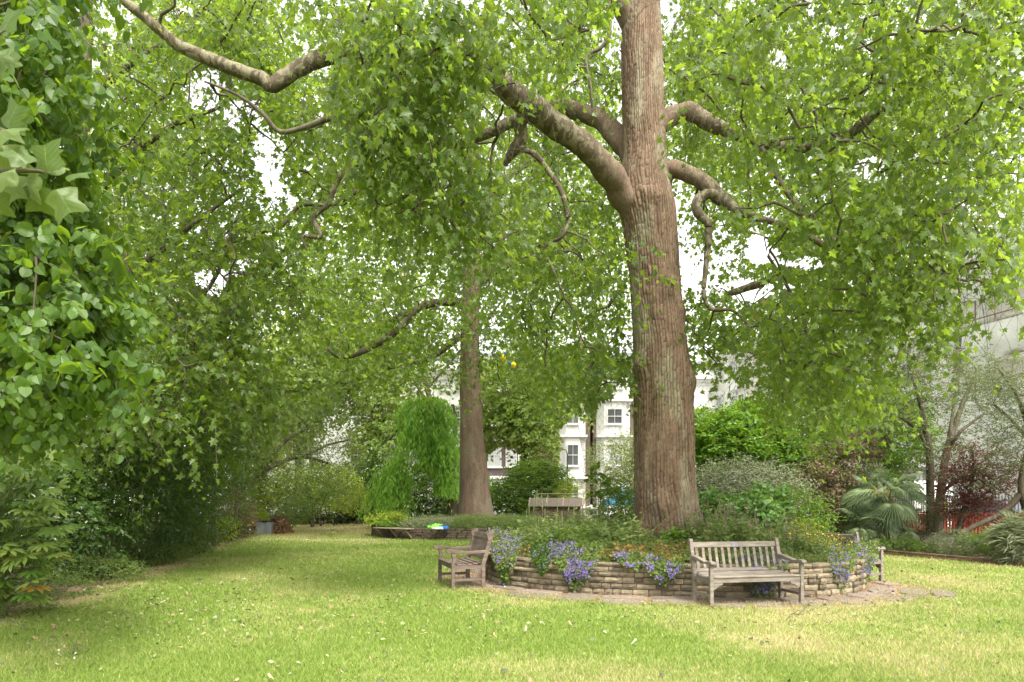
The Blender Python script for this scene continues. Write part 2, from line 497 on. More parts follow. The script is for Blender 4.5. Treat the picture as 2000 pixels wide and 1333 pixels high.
def clump_shoots(C, rng, per=12, rad=.55, L=(.5, 1.0), k=7, droop=.6, hang=.55, size=(.13, .2), flat=.6, down=.2, **kw):
    n = len(C) * per
    d = nrm(rng.randn(n, 3) * np.array([1, 1, flat])); d[:, 2] -= down
    S = np.repeat(C, per, 0) + rng.randn(n, 3) * rad * np.array([.55, .55, .45])
    return shoots(S, d, rng.uniform(L[0], L[1], n), k, rng, droop, hang, size, base=np.repeat(rng.rand(len(C)), per), **kw)

def wood_obj(name, tubes, mat, parent, kind=None, smooth=True):
    V, Q = merge(tubes)
    o = arr_obj(name, V, Q, mat, parent, smooth=smooth)
    if kind: o['kind'] = kind
    return o

def twigs_obj(tw, parent, mat, r=.006, keep=1.0, rng=None):
    if keep < 1: tw = tw[rng.rand(len(tw)) < keep]
    V, Q = tube_batch(tw, np.full(tw.shape[:2], r) * np.linspace(1, .4, tw.shape[1])[None], 3)
    o = arr_obj('twigs', V, Q, mat, parent); o['kind'] = 'stuff'
    return o

def limb(ctrl, n=6):
    P = [W(a, b, c) for a, b, c, d in ctrl]; r = [d / F * c for a, b, c, d in ctrl]
    return smooth_path(P, r, n)

# ------------------------------------------------------------------ shrubs
def shrub(name, label, cat, blobs, n, tpl, size, mat, seed, stems=5, smat=None, k=6, L=.35, droop=.15, hang=.1, inner=.55, up=.35, group=None, flower=None, foliage='foliage', gaps=None, near=0, near_tpl=None, near_mat=None, lean=0., stem_r=.02, rough=.5, spread=.8):
    """bushy plant: blobs are (px, py, rx, ry, Y, depth radius); leaf shoots spring from their skins"""
    rng = R(seed)
    base = None
    C, Rr = [], []
    for px, py, rx, ry, Y, rd in blobs:
        C.append(W(px, py, Y)); Rr.append((rx / F * Y, rd, ry / F * Y))
    C, Rr = np.array(C), np.array(Rr)
    bx = float(np.average(C[:, 0])); by = float(np.average(C[:, 1]))
    root = thing(name, label, cat, (bx + lean, by, 0), group=group)
    vol = (Rr[:, 0] * Rr[:, 2] + Rr[:, 0] * Rr[:, 1]); w = vol / vol.sum()
    ns = max(1, n // k)
    b = rng.choice(len(C), ns, p=w)
    d = nrm(rng.randn(ns, 3))
    rad = inner + (1 - inner) * rng.rand(ns) ** .6
    lump = .78 + .44 * fbm(d * 2.2 + C[b], 1.6, seed)
    S = C[b] + d * Rr[b] * (rad * lump)[:, None]
    S[:, 2] = np.maximum(S[:, 2], .04)
    D = d + np.array([0, 0, up]) + rng.randn(ns, 3) * rough
    lv = shoots(S, D, L * rng.uniform(.6, 1.3, ns), k, rng, droop, hang, size, spread, 3, base=np.clip((fbm(S, 1.4 / max(.3, L), seed + 1) - .5) * 2.2 + .5, 0, 1))
    tw = lv[5]
    ok = lv[0][:, 2] > .01
    lv = tuple(a[ok] for a in lv[:5])
    if gaps: lv = cull(lv, gaps, rng)
    if near:
        idx, rest = split_near(lv, near)
        single_leaves(near_tpl, lv, idx, near_mat or mat, root, rng)
        lv = rest
    leaves_obj(foliage, tpl, lv, mat, root, rng)
    if flower:
        ftpl, fmat, fn, fs, fname = flower
        i = rng.choice(len(S), min(fn, len(S)), replace=False)
        i = np.repeat(i, 4)
        dd = nrm(S[i] - C[b[i]] + rng.randn(len(i), 3) * .02)
        P = S[i] + dd * (L * .7) + rng.randn(len(i), 3) * fs * 1.4
        a = nrm(rng.randn(len(i), 3)); nn = nrm(dd - (dd * a).sum(-1, keepdims=True) * a)
        leaves_obj(fname, ftpl, (P, a, nn, np.full(len(i), fs), rng.rand(len(i))), fmat, root, rng)
    if stems:
        tb = []
        rt = np.array(root.location)
        for q in range(stems):
            i = rng.randint(len(C)); e = C[i] + (rng.rand(3) - .5) * Rr[i]
            a = rt + np.array([rng.uniform(-.15, .15), rng.uniform(-.15, .15), -.02])
            m1 = (a + e) / 2 + (rng.rand(3) - .5) * .25 * np.linalg.norm(e - a); m1[2] = max(m1[2], .1)
            P, r = smooth_path([a, m1, e], [stem_r * 1.6, stem_r, stem_r * .4], 4)
            tb.append(tube(P, r, 5))
        wood_obj('stems', tb, smat or M_twig, root)
        if len(tw) > 10: twigs_obj(tw, root, M_twig, .004, min(1, 1500 / len(tw)), rng)
    return root

# ------------------------------------------------------------------ ground
BED = np.array([(-.32, 13.35), (.3, 12.45), (1.25, 11.8), (2.4, 11.45), (3.6, 11.3), (4.7, 11.4), (5.5, 11.75), (6.1, 12.4), (6.28, 13.05), (6.05, 13.9),
                (5.65, 15.0), (5.0, 16.6), (3.6, 17.8), (1.7, 17.6), (.1, 16.4), (-.5, 14.8)])
def closed_curve(P, n=12):
    out = []
    m = len(P)
    for i in range(m):
        p0, p1, p2, p3 = P[(i - 1) % m], P[i], P[(i + 1) % m], P[(i + 2) % m]
        for t in np.arange(n) / n:
            out.append(.5 * (2 * p1 + (p2 - p0) * t + (2 * p0 - 5 * p1 + 4 * p2 - p3) * t * t + (3 * p1 - p0 - 3 * p2 + p3) * t ** 3))
    return np.array(out)
BEDC = closed_curve(BED)
BC = np.array((3.0, 14.4))
def bed_frac(x, y):
    """0 at the middle of the round bed, 1 at its wall"""
    a = np.arctan2(y - BC[1], x - BC[0]); ca = np.arctan2(BEDC[:, 1] - BC[1], BEDC[:, 0] - BC[0]); cr = np.hypot(BEDC[:, 0] - BC[0], BEDC[:, 1] - BC[1])
    o = np.argsort(ca)
    return np.hypot(x - BC[0], y - BC[1]) / np.interp(a, ca[o], cr[o], period=2 * PI)
FB, FR = np.array((-1.75, 31.0)), 4.15
def left_edge(y): return np.interp(y, [0, 6, 10.3, 16, 28, 34, 44], [-5.6, -6.1, -6.9, -8.2, -11.0, -12.3, -14.0])
def right_edge(y): return np.interp(y, [0, 12, 16.5, 20, 24, 30, 40, 44], [12.4, 12.2, 11.7, 10.4, 9.8, 9.6, 9.5, 9.5])

def dryness(x, y):
    P = np.stack([x, y], -1)
    n = fbm(P, .35, 11, 4); n2 = fbm(P, 1.6, 12, 3); n3 = fbm(P * np.array([1, .45]), .8, 31, 3)
    d = .11 + .90 * (n - .42) + .55 * (n2 - .5) + .5 * (n3 - .5)
    d += .13 * np.clip((x + 1.5) / 5, 0, 1)                          # the side by the bed is drier
    d += .40 * np.exp(-np.abs(bed_frac(x, y) - 1.12) / .16)
    d += .62 * np.clip((y - 27) / 5, 0, 1)
    e = x - left_edge(y)
    d += 1.0 * np.clip(1 - np.abs(e - .35) / .55, 0, 1) * np.clip(fbm(P, .9, 19) * 2.2 - .55, 0, 1)
    d -= .22 * np.exp(-((x + 3.2) / 2.2) ** 2) * np.clip((15 - y) / 8, 0, 1)
    return np.clip(d, 0, 1)

def mat_grass(name, blade):
    m, nt, b, out = nodes(name)
    at = nt.nodes.new('ShaderNodeAttribute'); at.attribute_name = 'tint'
    n1 = noise_node(nt, 9, 5); n2 = noise_node(nt, 55, 3)
    add = nt.nodes.new('ShaderNodeMath'); add.operation = 'MULTIPLY_ADD'; add.inputs[1].default_value = .9
    nt.links.new(n1, add.inputs[0])
    sh = nt.nodes.new('ShaderNodeMath'); sh.operation = 'SUBTRACT'; sh.inputs[1].default_value = .45; nt.links.new(at.outputs['Fac'], sh.inputs[0])
    nt.links.new(sh.outputs[0], add.inputs[2])
    c = ramp(nt, add.outputs[0], [(0, (.175, .26, .046)), (.3, (.24, .32, .075)), (.6, (.36, .37, .14)), (1, (.49, .41, .25))])
    f2 = nt.nodes.new('ShaderNodeMapRange'); f2.inputs['To Min'].default_value = .65 if blade else .5; f2.inputs['To Max'].default_value = 1.35 if blade else 1.0; nt.links.new(n2, f2.inputs['Value'])
    vm = nt.nodes.new('ShaderNodeVectorMath'); vm.operation = 'SCALE'; nt.links.new(c, vm.inputs[0]); nt.links.new(f2.outputs[0], vm.inputs['Scale'])
    nt.links.new(vm.outputs[0], b.inputs['Base Color']); b.inputs['Roughness'].default_value = .8; b.inputs['Specular IOR Level'].default_value = .2
    if blade:
        tr = nt.nodes.new('ShaderNodeBsdfTranslucent'); nt.links.new(vm.outputs[0], tr.inputs['Color'])
        mx = nt.nodes.new('ShaderNodeMixShader'); mx.inputs[0].default_value = .45
        nt.links.new(b.outputs[0], mx.inputs[1]); nt.links.new(tr.outputs[0], mx.inputs[2]); nt.links.new(mx.outputs[0], out.inputs['Surface'])
    else:
        bump(nt, b, noise_node(nt, 70, 5), .5, .02)
    return m
M_lawn = mat_grass('lawn_turf', False); M_blade = mat_grass('grass_blade', True)

def ground_sheet(name, xs, ys, z, mat, tintf=None, wob=0):
    X, Y = np.meshgrid(xs, ys); V = np.stack([X, Y, np.full_like(X, z)], -1).reshape(-1, 3)
    if wob: V[:, 2] += wob * (fbm(V[:, :2], 1.3, 4) - .5)
    nx = len(xs); i = np.arange(len(ys) - 1)[:, None] * nx; j = np.arange(nx - 1)[None]
    Q = np.stack([i + j, i + j + 1, i + nx + j + 1, i + nx + j], -1).reshape(-1, 4)
    o = arr_obj(name, V, Q, mat, tint=tintf(V[:, 0], V[:, 1]) if tintf else None)
    o['kind'] = 'structure'; return o
def spaced(a, b, fine_a, fine_b, step, far):
    l = [np.arange(fine_a, fine_b, step)]
    left = [a, (a + fine_a) / 2, (a + 3 * fine_a) / 4]; right = [fine_b, (b + 3 * fine_b) / 4, (b + fine_b) / 2, b]
    return np.concatenate([np.array(left), l[0], np.array(right)])
ground_sheet('lawn', spaced(-600, 600, -18, 16, .25, 1), spaced(-200, 1200, -2, 46, .25, 1), 0, M_lawn, dryness)

# real blades where the grain of the lawn can be seen
rng = R(5)
N = 640000
y = 5.2 * (43 / 5.2) ** (rng.rand(N) ** 1.12)
x = y * rng.uniform(-.90, .90, N)
ok = (x > left_edge(y) + .1) & (x < right_edge(y)) & (bed_frac(x, y) > 1.13 + .05 * rng.rand(N)) & (np.hypot(x - FB[0], y - FB[1]) > FR)
x, y = x[ok], y[ok]; N = len(x)
h = (.022 + .030 * rng.rand(N)) * (.75 + .5 * fbm(np.stack([x, y], -1), .9, 8)) * (1 + .02 * y); w = .0022 + .00042 * y
a = rng.rand(N) * 2 * PI; lean = rng.randn(N, 2) * .5
Pb = np.stack([x, y, np.zeros(N)], -1); dx = np.stack([np.cos(a), np.sin(a), np.zeros(N)], -1) * w[:, None]
tip = Pb + np.stack([lean[:, 0] * h, lean[:, 1] * h, h], -1)
V = np.stack([Pb - dx, Pb + dx, tip], 1).reshape(-1, 3); T = np.arange(3 * N).reshape(-1, 3)
dr = np.clip(dryness(x, y) + .28 * rng.randn(N), 0, 1)
o = arr_obj('grass', V, T, M_blade, tint=np.repeat(dr, 3)); props(o, 'short mown lawn grass, green with straw coloured patches', 'grass', kind='stuff')

M_soil = mat_noise('soil', [(0, (.03, .02, .012)), (.55, (.07, .045, .03)), (1, (.13, .085, .055))], 2.5, .95, 6, .8, .04)
M_dirt = mat_noise('dry_earth', [(0, (.11, .07, .045)), (.5, (.19, .13, .085)), (1, (.28, .20, .14))], 3.2, .95, 6, .6, .02)
M_gravel = mat_noise('pale_path', [(0, (.22, .17, .11)), (.5, (.32, .26, .18)), (1, (.40, .34, .25))], 5, .95, 6, .6, .02)
def strip(name, L, Rr, z, mat, tess=6, kind='structure'):
    """sheet between two polylines with a ragged edge"""
    L, Rr = np.array(L, float), np.array(Rr, float)
    V, Q = [], []
    for i in range(len(L)):
        for t in np.linspace(0, 1, tess): V.append((*(L[i] * (1 - t) + Rr[i] * t), z))
    V = np.array(V); V[:, 2] += np.abs(fbm(V[:, :2], 1.1, 6) - .5) * .0
    for i in range(len(L) - 1):
        for j in range(tess - 1): q = i * tess + j; Q.append((q, q + 1, q + tess + 1, q + tess))
    o = arr_obj(name, V, np.array(Q), mat); o['kind'] = kind; return o
ys = np.arange(0, 46, .2)
rag = lambda s: (fbm(np.stack([ys, ys * 0 + s], -1), 1.1, 5) - .5) * .8
strip('border_soil', np.stack([left_edge(ys) - 9, ys], -1), np.stack([left_edge(ys) + .1 + rag(1), ys], -1), .006, M_soil)
strip('worn_earth_edge', np.stack([left_edge(ys) - .3 + rag(7) * .5, ys], -1), np.stack([left_edge(ys) + .34 + rag(3) * 1.3, ys], -1), .010, M_dirt, 3)
strip('right_border_soil', np.stack([right_edge(ys) + .06, ys], -1), np.stack([right_edge(ys) + 9, ys], -1), .006, M_soil)
xs = np.arange(-14, 12, .3)
strip('back_border_soil', np.stack([xs, xs * 0 + 43.4], -1), np.stack([xs, xs * 0 + 50], -1), .012, M_soil)
strip('garden_path', np.stack([np.linspace(-12.0, -4.6, 30), 26.4 + (fbm(np.stack([np.linspace(0, 12, 30), np.zeros(30)], -1), 1, 3) - .5) * .8], -1),
      np.stack([np.linspace(-12.2, -4.6, 30), 27.6 + (fbm(np.stack([np.linspace(0, 12, 30), np.ones(30)], -1), 1, 3) - .5) * .9], -1), .012, M_gravel, 3)

# ------------------------------------------------------------------ paving and the stone wall of the near bed
M_flag = mat_noise('flagstone', [(0, (.10, .08, .068)), (.5, (.17, .14, .12)), (1, (.25, .21, .175))], 3, .85, 6, .5, .01, rnd=.18)
def offset_curve(C, d):
    t = np.roll(C, -1, 0) - np.roll(C, 1, 0); n = nrm(np.stack([t[:, 1], -t[:, 0]], -1)); return C + n * d
area = np.sum(BEDC[:, 0] * np.roll(BEDC[:, 1], -1) - np.roll(BEDC[:, 0], -1) * BEDC[:, 1])
if area < 0: BEDC = BEDC[::-1]
outer = offset_curve(BEDC, .95); inner_c = offset_curve(BEDC, -.06)
wid = .72 + .34 * fbm(np.stack([np.arange(len(BEDC)) * .12, np.zeros(len(BEDC))], -1), 1, 9) + .55 * np.exp(-((BEDC[:, 0] - 6.3) ** 2 + (BEDC[:, 1] - 12.4) ** 2) / .5)
outer = np.stack([BEDC[i] + nrm((offset_curve(BEDC, 1)[i] - BEDC[i])[None])[0] * wid[i] for i in range(len(BEDC))])
ii = list(range(len(BEDC))) + [0]
path = strip('paving_bed', inner_c[ii], outer[ii], .010, M_dirt, 4)
rng = R(21)
def cum(C):
    Cc = np.concatenate([C, C[:1]]); s = np.concatenate([[0], np.cumsum(np.linalg.norm(np.diff(Cc, axis=0), axis=1))]); return Cc, s
CC, CS = cum(BEDC)
def at_wall(s, off=0.0):
    s = s % CS[-1]
    p = np.array([np.interp(s, CS, CC[:, 0]), np.interp(s, CS, CC[:, 1])])
    e = .12; q = np.array([np.interp((s + e) % CS[-1], CS, CC[:, 0]), np.interp((s + e) % CS[-1], CS, CC[:, 1])])
    t = nrm((q - p)[None])[0]; n = np.array([t[1], -t[0]])
    return p + n * off, t, n
def slab_mesh(seed):
    r = R(seed); k = 7
    a = np.sort((np.arange(k) + r.uniform(-.3, .3, k)) / k * 2 * PI)
    sx = np.sign(np.cos(a)) * np.abs(np.cos(a)) ** .55 * .5; sy = np.sign(np.sin(a)) * np.abs(np.sin(a)) ** .55 * .5
    m = MB(); n = k
    V = [(x_, y_, 0) for x_, y_ in zip(sx, sy)] + [(x_ * .96, y_ * .96, 1) for x_, y_ in zip(sx, sy)]
    m.add(V, [(i, (i + 1) % n, n + (i + 1) % n, n + i) for i in range(n)] + [tuple(range(n, 2 * n))])
    o = m.build('paving_slab', M_flag); me = o.data; bpy.data.objects.remove(o); return me
SL = [slab_mesh(s) for s in range(6)]
def put(name, me, parent, loc, rz, sc):
    o = bpy.data.objects.new(name, me); COL.objects.link(o); o.parent = parent
    o.location = tuple(map(float, loc)); o.rotation_euler = (0, 0, rz) if np.isscalar(rz) else rz; o.scale = tuple(map(float, sc)); return o
s = 0
while s < CS[-1]:
    l = rng.uniform(.45, .85); p, t, n = at_wall(s + l / 2)
    w_ = np.interp(s + l / 2, CS[:-1], wid)
    d0 = .05
    while d0 < w_ - .25:
        dd = rng.uniform(.3, .48); c = p + n * (d0 + dd / 2)
        if rng.rand() < .86:
            put('paving_slab', SL[rng.randint(6)], path, (c[0], c[1], .004), math.atan2(t[1], t[0]) + rng.uniform(-.08, .08), (l * 1.02, dd, .02 + .012 * rng.rand()))
        d0 += dd + .02
    s += l + .03

M_stone = mat_noise('wall_stone', [(0, (.11, .09, .06)), (.4, (.29, .24, .16)), (.7, (.40, .335, .23)), (1, (.52, .45, .33))], 4, .9, 8, 1.0, .04, rnd=.45)
M_mortar = mat_noise('mortar', [(0, (.09, .075, .055)), (1, (.20, .17, .13))], 8, .95, 6, .6, .01)
def stone_mesh(seed):
    """rough faced block, 1 x 1 x 1, face towards -y"""
    r = R(seed); gx, gz = 4, 3
    V = []; Fc = []
    for i in range(gx):
        for j in range(gz):
            u, v = i / (gx - 1) - .5, j / (gz - 1) - .5
            edge = (i in (0, gx - 1)) + (j in (0, gz - 1))
            V.append((u * (.97 if edge > 1 else 1) + r.uniform(-.03, .03) * (edge < 2), -.5 + (.08 + .04 * (edge > 1) + r.uniform(-.03, .05) if edge else r.uniform(-.16, .08)), v * (.95 if edge > 1 else 1)))
    for i in range(gx - 1):
        for j in range(gz - 1): q = i * gz + j; Fc.append((q, q + gz, q + gz + 1, q + 1))
    b0 = len(V); ring = [i * gz for i in range(gx)] + [(gx - 1) * gz + j for j in range(1, gz)] + [i * gz + gz - 1 for i in range(gx - 2, -1, -1)] + [j for j in range(gz - 2, 0, -1)]
    for q in ring: V.append((V[q][0], .5, V[q][2]))
    n = len(ring)
    for i in range(n): Fc.append((ring[i], b0 + i, b0 + (i + 1) % n, ring[(i + 1) % n]))
    m = MB(); m.add(V, Fc); o = m.build('stone', M_stone); me = o.data; bpy.data.objects.remove(o); return me
ST = [stone_mesh(50 + s) for s in range(8)]
bed_t = thing('stone_raised_bed', 'raised round garden bed of rough coursed stone round the big tree trunk', 'raised bed', (BC[0], BC[1], 0))
HT = .54
V = []; Q = []; nb = len(BEDC)
ci, co = offset_curve(BEDC, -.34), offset_curve(BEDC, -.035)
for C_, z_ in ((co, -.02), (co, HT - .02), (ci, HT - .02), (ci, 0)):
    V += [(p[0], p[1], z_) for p in C_]
for k_ in range(3):
    for i in range(nb): j = (i + 1) % nb; Q.append((k_ * nb + i, k_ * nb + j, (k_ + 1) * nb + j, (k_ + 1) * nb + i))
arr_obj('wall_core', np.array(V), np.array(Q), M_mortar, bed_t)
courses = [(0, .118), (.12, .088), (.21, .10), (.312, .07), (.384, .085), (.471, .072)]
stones = []
for ci_, (z0, hh) in enumerate(courses):
    s = rng.uniform(0, .3)
    s_end = s + CS[-1]
    while s < s_end - .12:
        l = min(rng.choice([.13, .18, .24, .3, .38], p=[.18, .30, .28, .16, .08]) * rng.uniform(.9, 1.1), s_end - s)
        p, t, n = at_wall(s + l / 2)
        view = nrm((-p)[None])[0] @ n
        stones.append((view, p, t, n, l, z0, hh)); s += l + .012
stones.sort(key=lambda q: -q[0])
bl = np.array(bed_t.location)
front = stones[:300]; back = stones[300:]
for q, (vw, p, t, n, l, z0, hh) in enumerate(front):
    dep = .16; c = p - n * (dep / 2 - rng.uniform(-.02, .035))
    put('stone', ST[rng.randint(8)], bed_t, (c[0] - bl[0], c[1] - bl[1], z0 + hh / 2), (rng.uniform(-.05, .05), rng.uniform(-.025, .025), math.atan2(t[1], t[0]) + rng.uniform(-.05, .05)), (l, dep, hh * rng.uniform(.76, .97)))
m = MB()
for vw, p, t, n, l, z0, hh in back:
    a = p - t * l / 2 - n * .08; b_ = p + t * l / 2 - n * .08
    m.bar((a[0] - bl[0], a[1] - bl[1], z0 + hh / 2), (b_[0] - bl[0], b_[1] - bl[1], z0 + hh / 2), .15 + .02 * rng.rand(), hh)
o = m.build('far_side_stones', M_stone, bed_t, .006); o['kind'] = 'stuff'
def bed_z(x, y):
    f = np.clip(bed_frac(x, y), 0, 1)
    return .47 + .26 * (1 - f) ** .8 + .05 * (fbm(np.stack([np.asarray(x, float), np.asarray(y, float)], -1), 1.5, 2) - .5)
# soil dome
V = [(BC[0], BC[1], float(bed_z(BC[0], BC[1])))]; Q = []
for k_, f in enumerate(np.linspace(.15, .95, 9)):
    for p in BEDC[::2]:
        q = BC + (p - BC) * f; V.append((q[0], q[1], float(bed_z(q[0], q[1]))))
nn = len(BEDC[::2])
Fc = [(0, 1 + i, 1 + (i + 1) % nn) for i in range(nn)]
for k_ in range(8):
    for i in range(nn): j = (i + 1) % nn; a_ = 1 + k_ * nn; Fc += [(a_ + i, a_ + nn + i, a_ + nn + j), (a_ + i, a_ + nn + j, a_ + j)]
arr_obj('soil', np.array(V), np.array(Fc), M_soil, bed_t, smooth=True)

# ------------------------------------------------------------------ far round bed
far_t = thing('far_stone_bed', 'low dry stone bed round the second tree trunk, far across the lawn', 'raised bed', (FB[0], FB[1], 0))
rng = R(33)
M_stone2 = mat_noise('dark_wall_stone', [(0, (.04, .03, .022)), (.5, (.10, .078, .058)), (1, (.18, .145, .105))], 9, .95, 6, .8, .02)
m = MB()
for k_ in range(5):
    a = rng.uniform(0, .1)
    while a < 2 * PI:
        da = rng.uniform(.05, .11); r_ = FR + rng.uniform(-.02, .02)
        m.bar((r_ * math.cos(a), r_ * math.sin(a), .045 + .088 * k_), (r_ * math.cos(a + da * .93), r_ * math.sin(a + da * .93), .045 + .088 * k_), .2, .078); a += da
o = m.build('wall_stones', M_stone2, far_t, .01); o['kind'] = 'stuff'
m = MB(); k_ = 48
for rr, z0, z1 in ((FR - .05, 0, .4),):
    V = [(rr * math.cos(t / k_ * 2 * PI), rr * math.sin(t / k_ * 2 * PI), z) for z in (z0, z1) for t in range(k_)]
    m.add(V + [(0, 0, .62)], [(i, (i + 1) % k_, k_ + (i + 1) % k_, k_ + i) for i in range(k_)] + [(k_ + i, k_ + (i + 1) % k_, 2 * k_) for i in range(k_)])
m.build('soil', M_soil, far_t)

# ------------------------------------------------------------------ wooden benches
M_wood = mat_noise('weathered_teak', [(.2, (.09, .075, .062)), (.5, (.175, .152, .128)), (.8, (.265, .236, .20))], 2.2, .8, 6, .5, .004, stretch=(2, 2, 12), rnd=.12, bscale=14)
M_wood_x = mat_noise('weathered_teak_rail', [(.2, (.095, .079, .066)), (.5, (.18, .157, .132)), (.8, (.275, .245, .21))], 2.2, .8, 6, .5, .004, stretch=(2, 12, 12), rnd=.12, bscale=14)
M_wood_d = mat_noise('brown_teak', [(.2, (.06, .042, .034)), (.5, (.12, .09, .074)), (.8, (.18, .142, .118))], 2.2, .8, 6, .5, .004, stretch=(2, 2, 12), rnd=.12, bscale=14)
M_plaque = mat_noise('dull_metal_plaque', [(0, (.12, .12, .13)), (1, (.22, .22, .24))], 30, .5, metal=.5)

def bench(label, loc, rz, w, slats, kind, group):
    """faces -y; kind 'plain' or 'eared' (rounded rear posts, scrolled arms)"""
    t = thing('garden_bench', label, 'bench', loc, rz, group)
    wood = M_wood if kind != 'eared' else M_wood_d
    hw = w / 2; yb, yf = .27, -.27; sh = .43; top = .90; rake = .14
    for sx in (-1, 1):
        x0 = sx * hw - .0; xa, xb = (x0 - .055, x0) if sx > 0 else (x0, x0 + .055)
        def yr(z): return yb + max(0, z - .40) / (top - .40) * rake
        if kind == 'eared':
            prof = [(yb - .035, 0), (yb + .035, 0), (yb + .035, .40), (yr(.98) + .035, .95), (yr(.98) + .03, .985), (yr(.98) + .005, 1.0), (yr(.98) - .03, .985), (yr(.9) - .075, .93), (yr(.9) - .075, .90), (yr(.85) - .04, .84), (yb - .035, .42)]
        else:
            prof = [(yb - .03, 0), (yb + .03, 0), (yb + .03, .40), (yr(top) + .03, top + .04), (yr(top) - .03, top + .04), (yb - .03, .42)]
        m = MB(); m.prism(prof, 'x', xa, xb); m.build('leg', wood, t, .004)
        m = MB()
        if kind == 'eared':
            m.prism([(yf - .03, 0), (yf + .03, 0), (yf + .03, .41), (yf + .06, .50), (yf + .03, .615), (yf - .035, .615), (yf - .005, .50), (yf - .03, .42)], 'x', xa, xb)
        else:
            m.box(xa, xb, yf - .03, yf + .03, 0, .60)
        m.build('leg', wood, t, .004)
        ya = yr(.63) - .03
        if kind == 'eared':
            pr = [(ya, .60), (ya, .655), (yf + .22, .635), (yf + .05, .67), (yf - .06, .685), (yf - .115, .665), (yf - .125, .63), (yf - .10, .607), (yf - .06, .612), (yf - .03, .615), (yf + .1, .605), (yf + .25, .592)]
        else:
            pr = [(ya, .645), (ya, .70), (ya - .12, .69), (yf + .14, .635), (yf + .03, .655), (yf - .05, .65), (yf - .085, .63), (yf - .085, .605), (yf - .04, .598), (yf + .10, .60), (ya - .12, .63)]
        m = MB(); m.prism(pr, 'x', xa - .012, xb + .012); m.build('arm', wood, t, .006)
        m = MB(); m.box(xa + .01, xb - .01, yf + .03, yb - .03, .12, .165); m.build('stretcher', wood, t, .003)
        m = MB(); m.box(xa + .008, xb - .008, yf + .03, yb - .03, .33, .395); m.build('side_rail', wood, t, .003)
        # corner bracket under the front rail
        if kind != 'eared':
            ix = xa if sx > 0 else xb
            pts = [(0, 0), (0, -.10), (-.05 * sx, -.085), (-.09 * sx, -.045), (-.15 * sx, -.03), (-.16 * sx, 0)]
            m = MB(); m.prism([(ix + a, .335 + b) for a, b in pts], 'y', yf - .012, yf + .012)
            m.build('bracket', wood, t, .002)
    rail = M_wood_x if kind != 'eared' else M_wood_d
    i0, i1 = -hw + .056, hw - .056
    m = MB(); m.box(i0, i1, yf - .018, yf + .018, .336, .405); m.build('front_rail', rail, t, .003)
    m = MB(); m.box(i0, i1, yb - .02, yb + .02, .336, .40); m.build('rear_rail', rail, t, .003)
    prof = [.0, -.012, -.018, -.014, 0, .012]
    for k_ in range(6):
        y0 = yf - .035 + k_ * .098; z0 = .408 + prof[k_]
        m = MB(); m.box(-hw + (.002 if 0 < k_ < 5 else .06), hw - (.002 if 0 < k_ < 5 else .06), y0, y0 + .083, z0, z0 + .024)
        m.build('seat_slat', rail, t, .004)
    def back(z, off=0): return yb + (z - .40) / (top - .40) * rake + off
    for zz, hh in ((.845, .085), (.47, .055)) if kind != 'eared' else ((.885, .10), (.515, .07)):
        m = MB(); m.bar((i0, back(zz), zz), (i1, back(zz), zz), hh, .036, up=(0, -1, .28))
        m.build('back_rail', rail, t, .004)
    gap = (i1 - i0) / slats
    zl, zh = (.497, .803) if kind != 'eared' else (.55, .835)
    sw = .045 if kind != 'eared' else gap * .93
    for k_ in range(slats):
        x_ = i0 + gap * (k_ + .5)
        m = MB(); m.bar((x_, back(zl), zl), (x_, back(zh), zh), sw, .016, up=(0, 1, 0)); m.build('back_slat', wood, t, .002)
    return t
GB = 'wooden benches round the stone bed'
b2 = bench('weathered slatted bench with a small dark plaque, in front of the stone bed', (3.545, 10.80, .022), math.atan2(.20, .98), 1.51, 13, 'plain', GB)
m = MB(); c_ = .845; y_ = .27 + (c_ - .40) / .5 * .14
m.bar((-.045, y_ - .0205, c_ + .001), (.045, y_ - .0205, c_ + .001), .075, .006, up=(0, -1, .28)); m.build('plaque', M_plaque, b2)
a1 = math.atan2(-.95, .30)                  # along the bench, near end to far end is reversed
b1 = bench('brown bench with curled arms, seen from its side at the left end of the bed', (-.93, 13.02, .022), math.atan2(.95, -.30) + PI, 1.15, 9, 'eared', GB)
b3 = bench('grey wooden bench half hidden behind the yellow flowers at the right end of the bed', (6.42, 13.95, .022), math.atan2(.90, -.43), 1.35, 14, 'plain', GB)

# plank seats let into the far wall
M_plank = mat_noise('seat_plank', [(0, (.14, .11, .085)), (1, (.28, .23, .18))], 5, .8, stretch=(1, 6, 6))
for px_, lab, seed in ((843, 'long plank seat on struts against the left front of the far stone bed', 1), (1015, 'plank seat on the right front of the far stone bed, half behind herbs', 2)):
    g = G(px_, 1049 if seed == 1 else 1046); d = nrm((np.array(g[:2]) - FB)[None])[0]; c = FB + d * (FR + .36); rz = math.atan2(d[1], d[0]) + PI / 2
    t = thing('plank_seat', lab, 'bench', (c[0], c[1], 0), rz, 'plank seats on the far bed')
    for k_ in range(3):
        m = MB(); m.box(-.95, .95, -.20 + k_ * .135, -.20 + k_ * .135 + .125, .40, .435); m.build('seat_plank', M_plank, t, .004)
    for sx in (-.8, 0, .8):
        m = MB(); m.bar((sx, .19, .08), (sx, -.15, .39), .05, .05, up=(1, 0, 0)); m.build('strut', M_plank, t, .003)

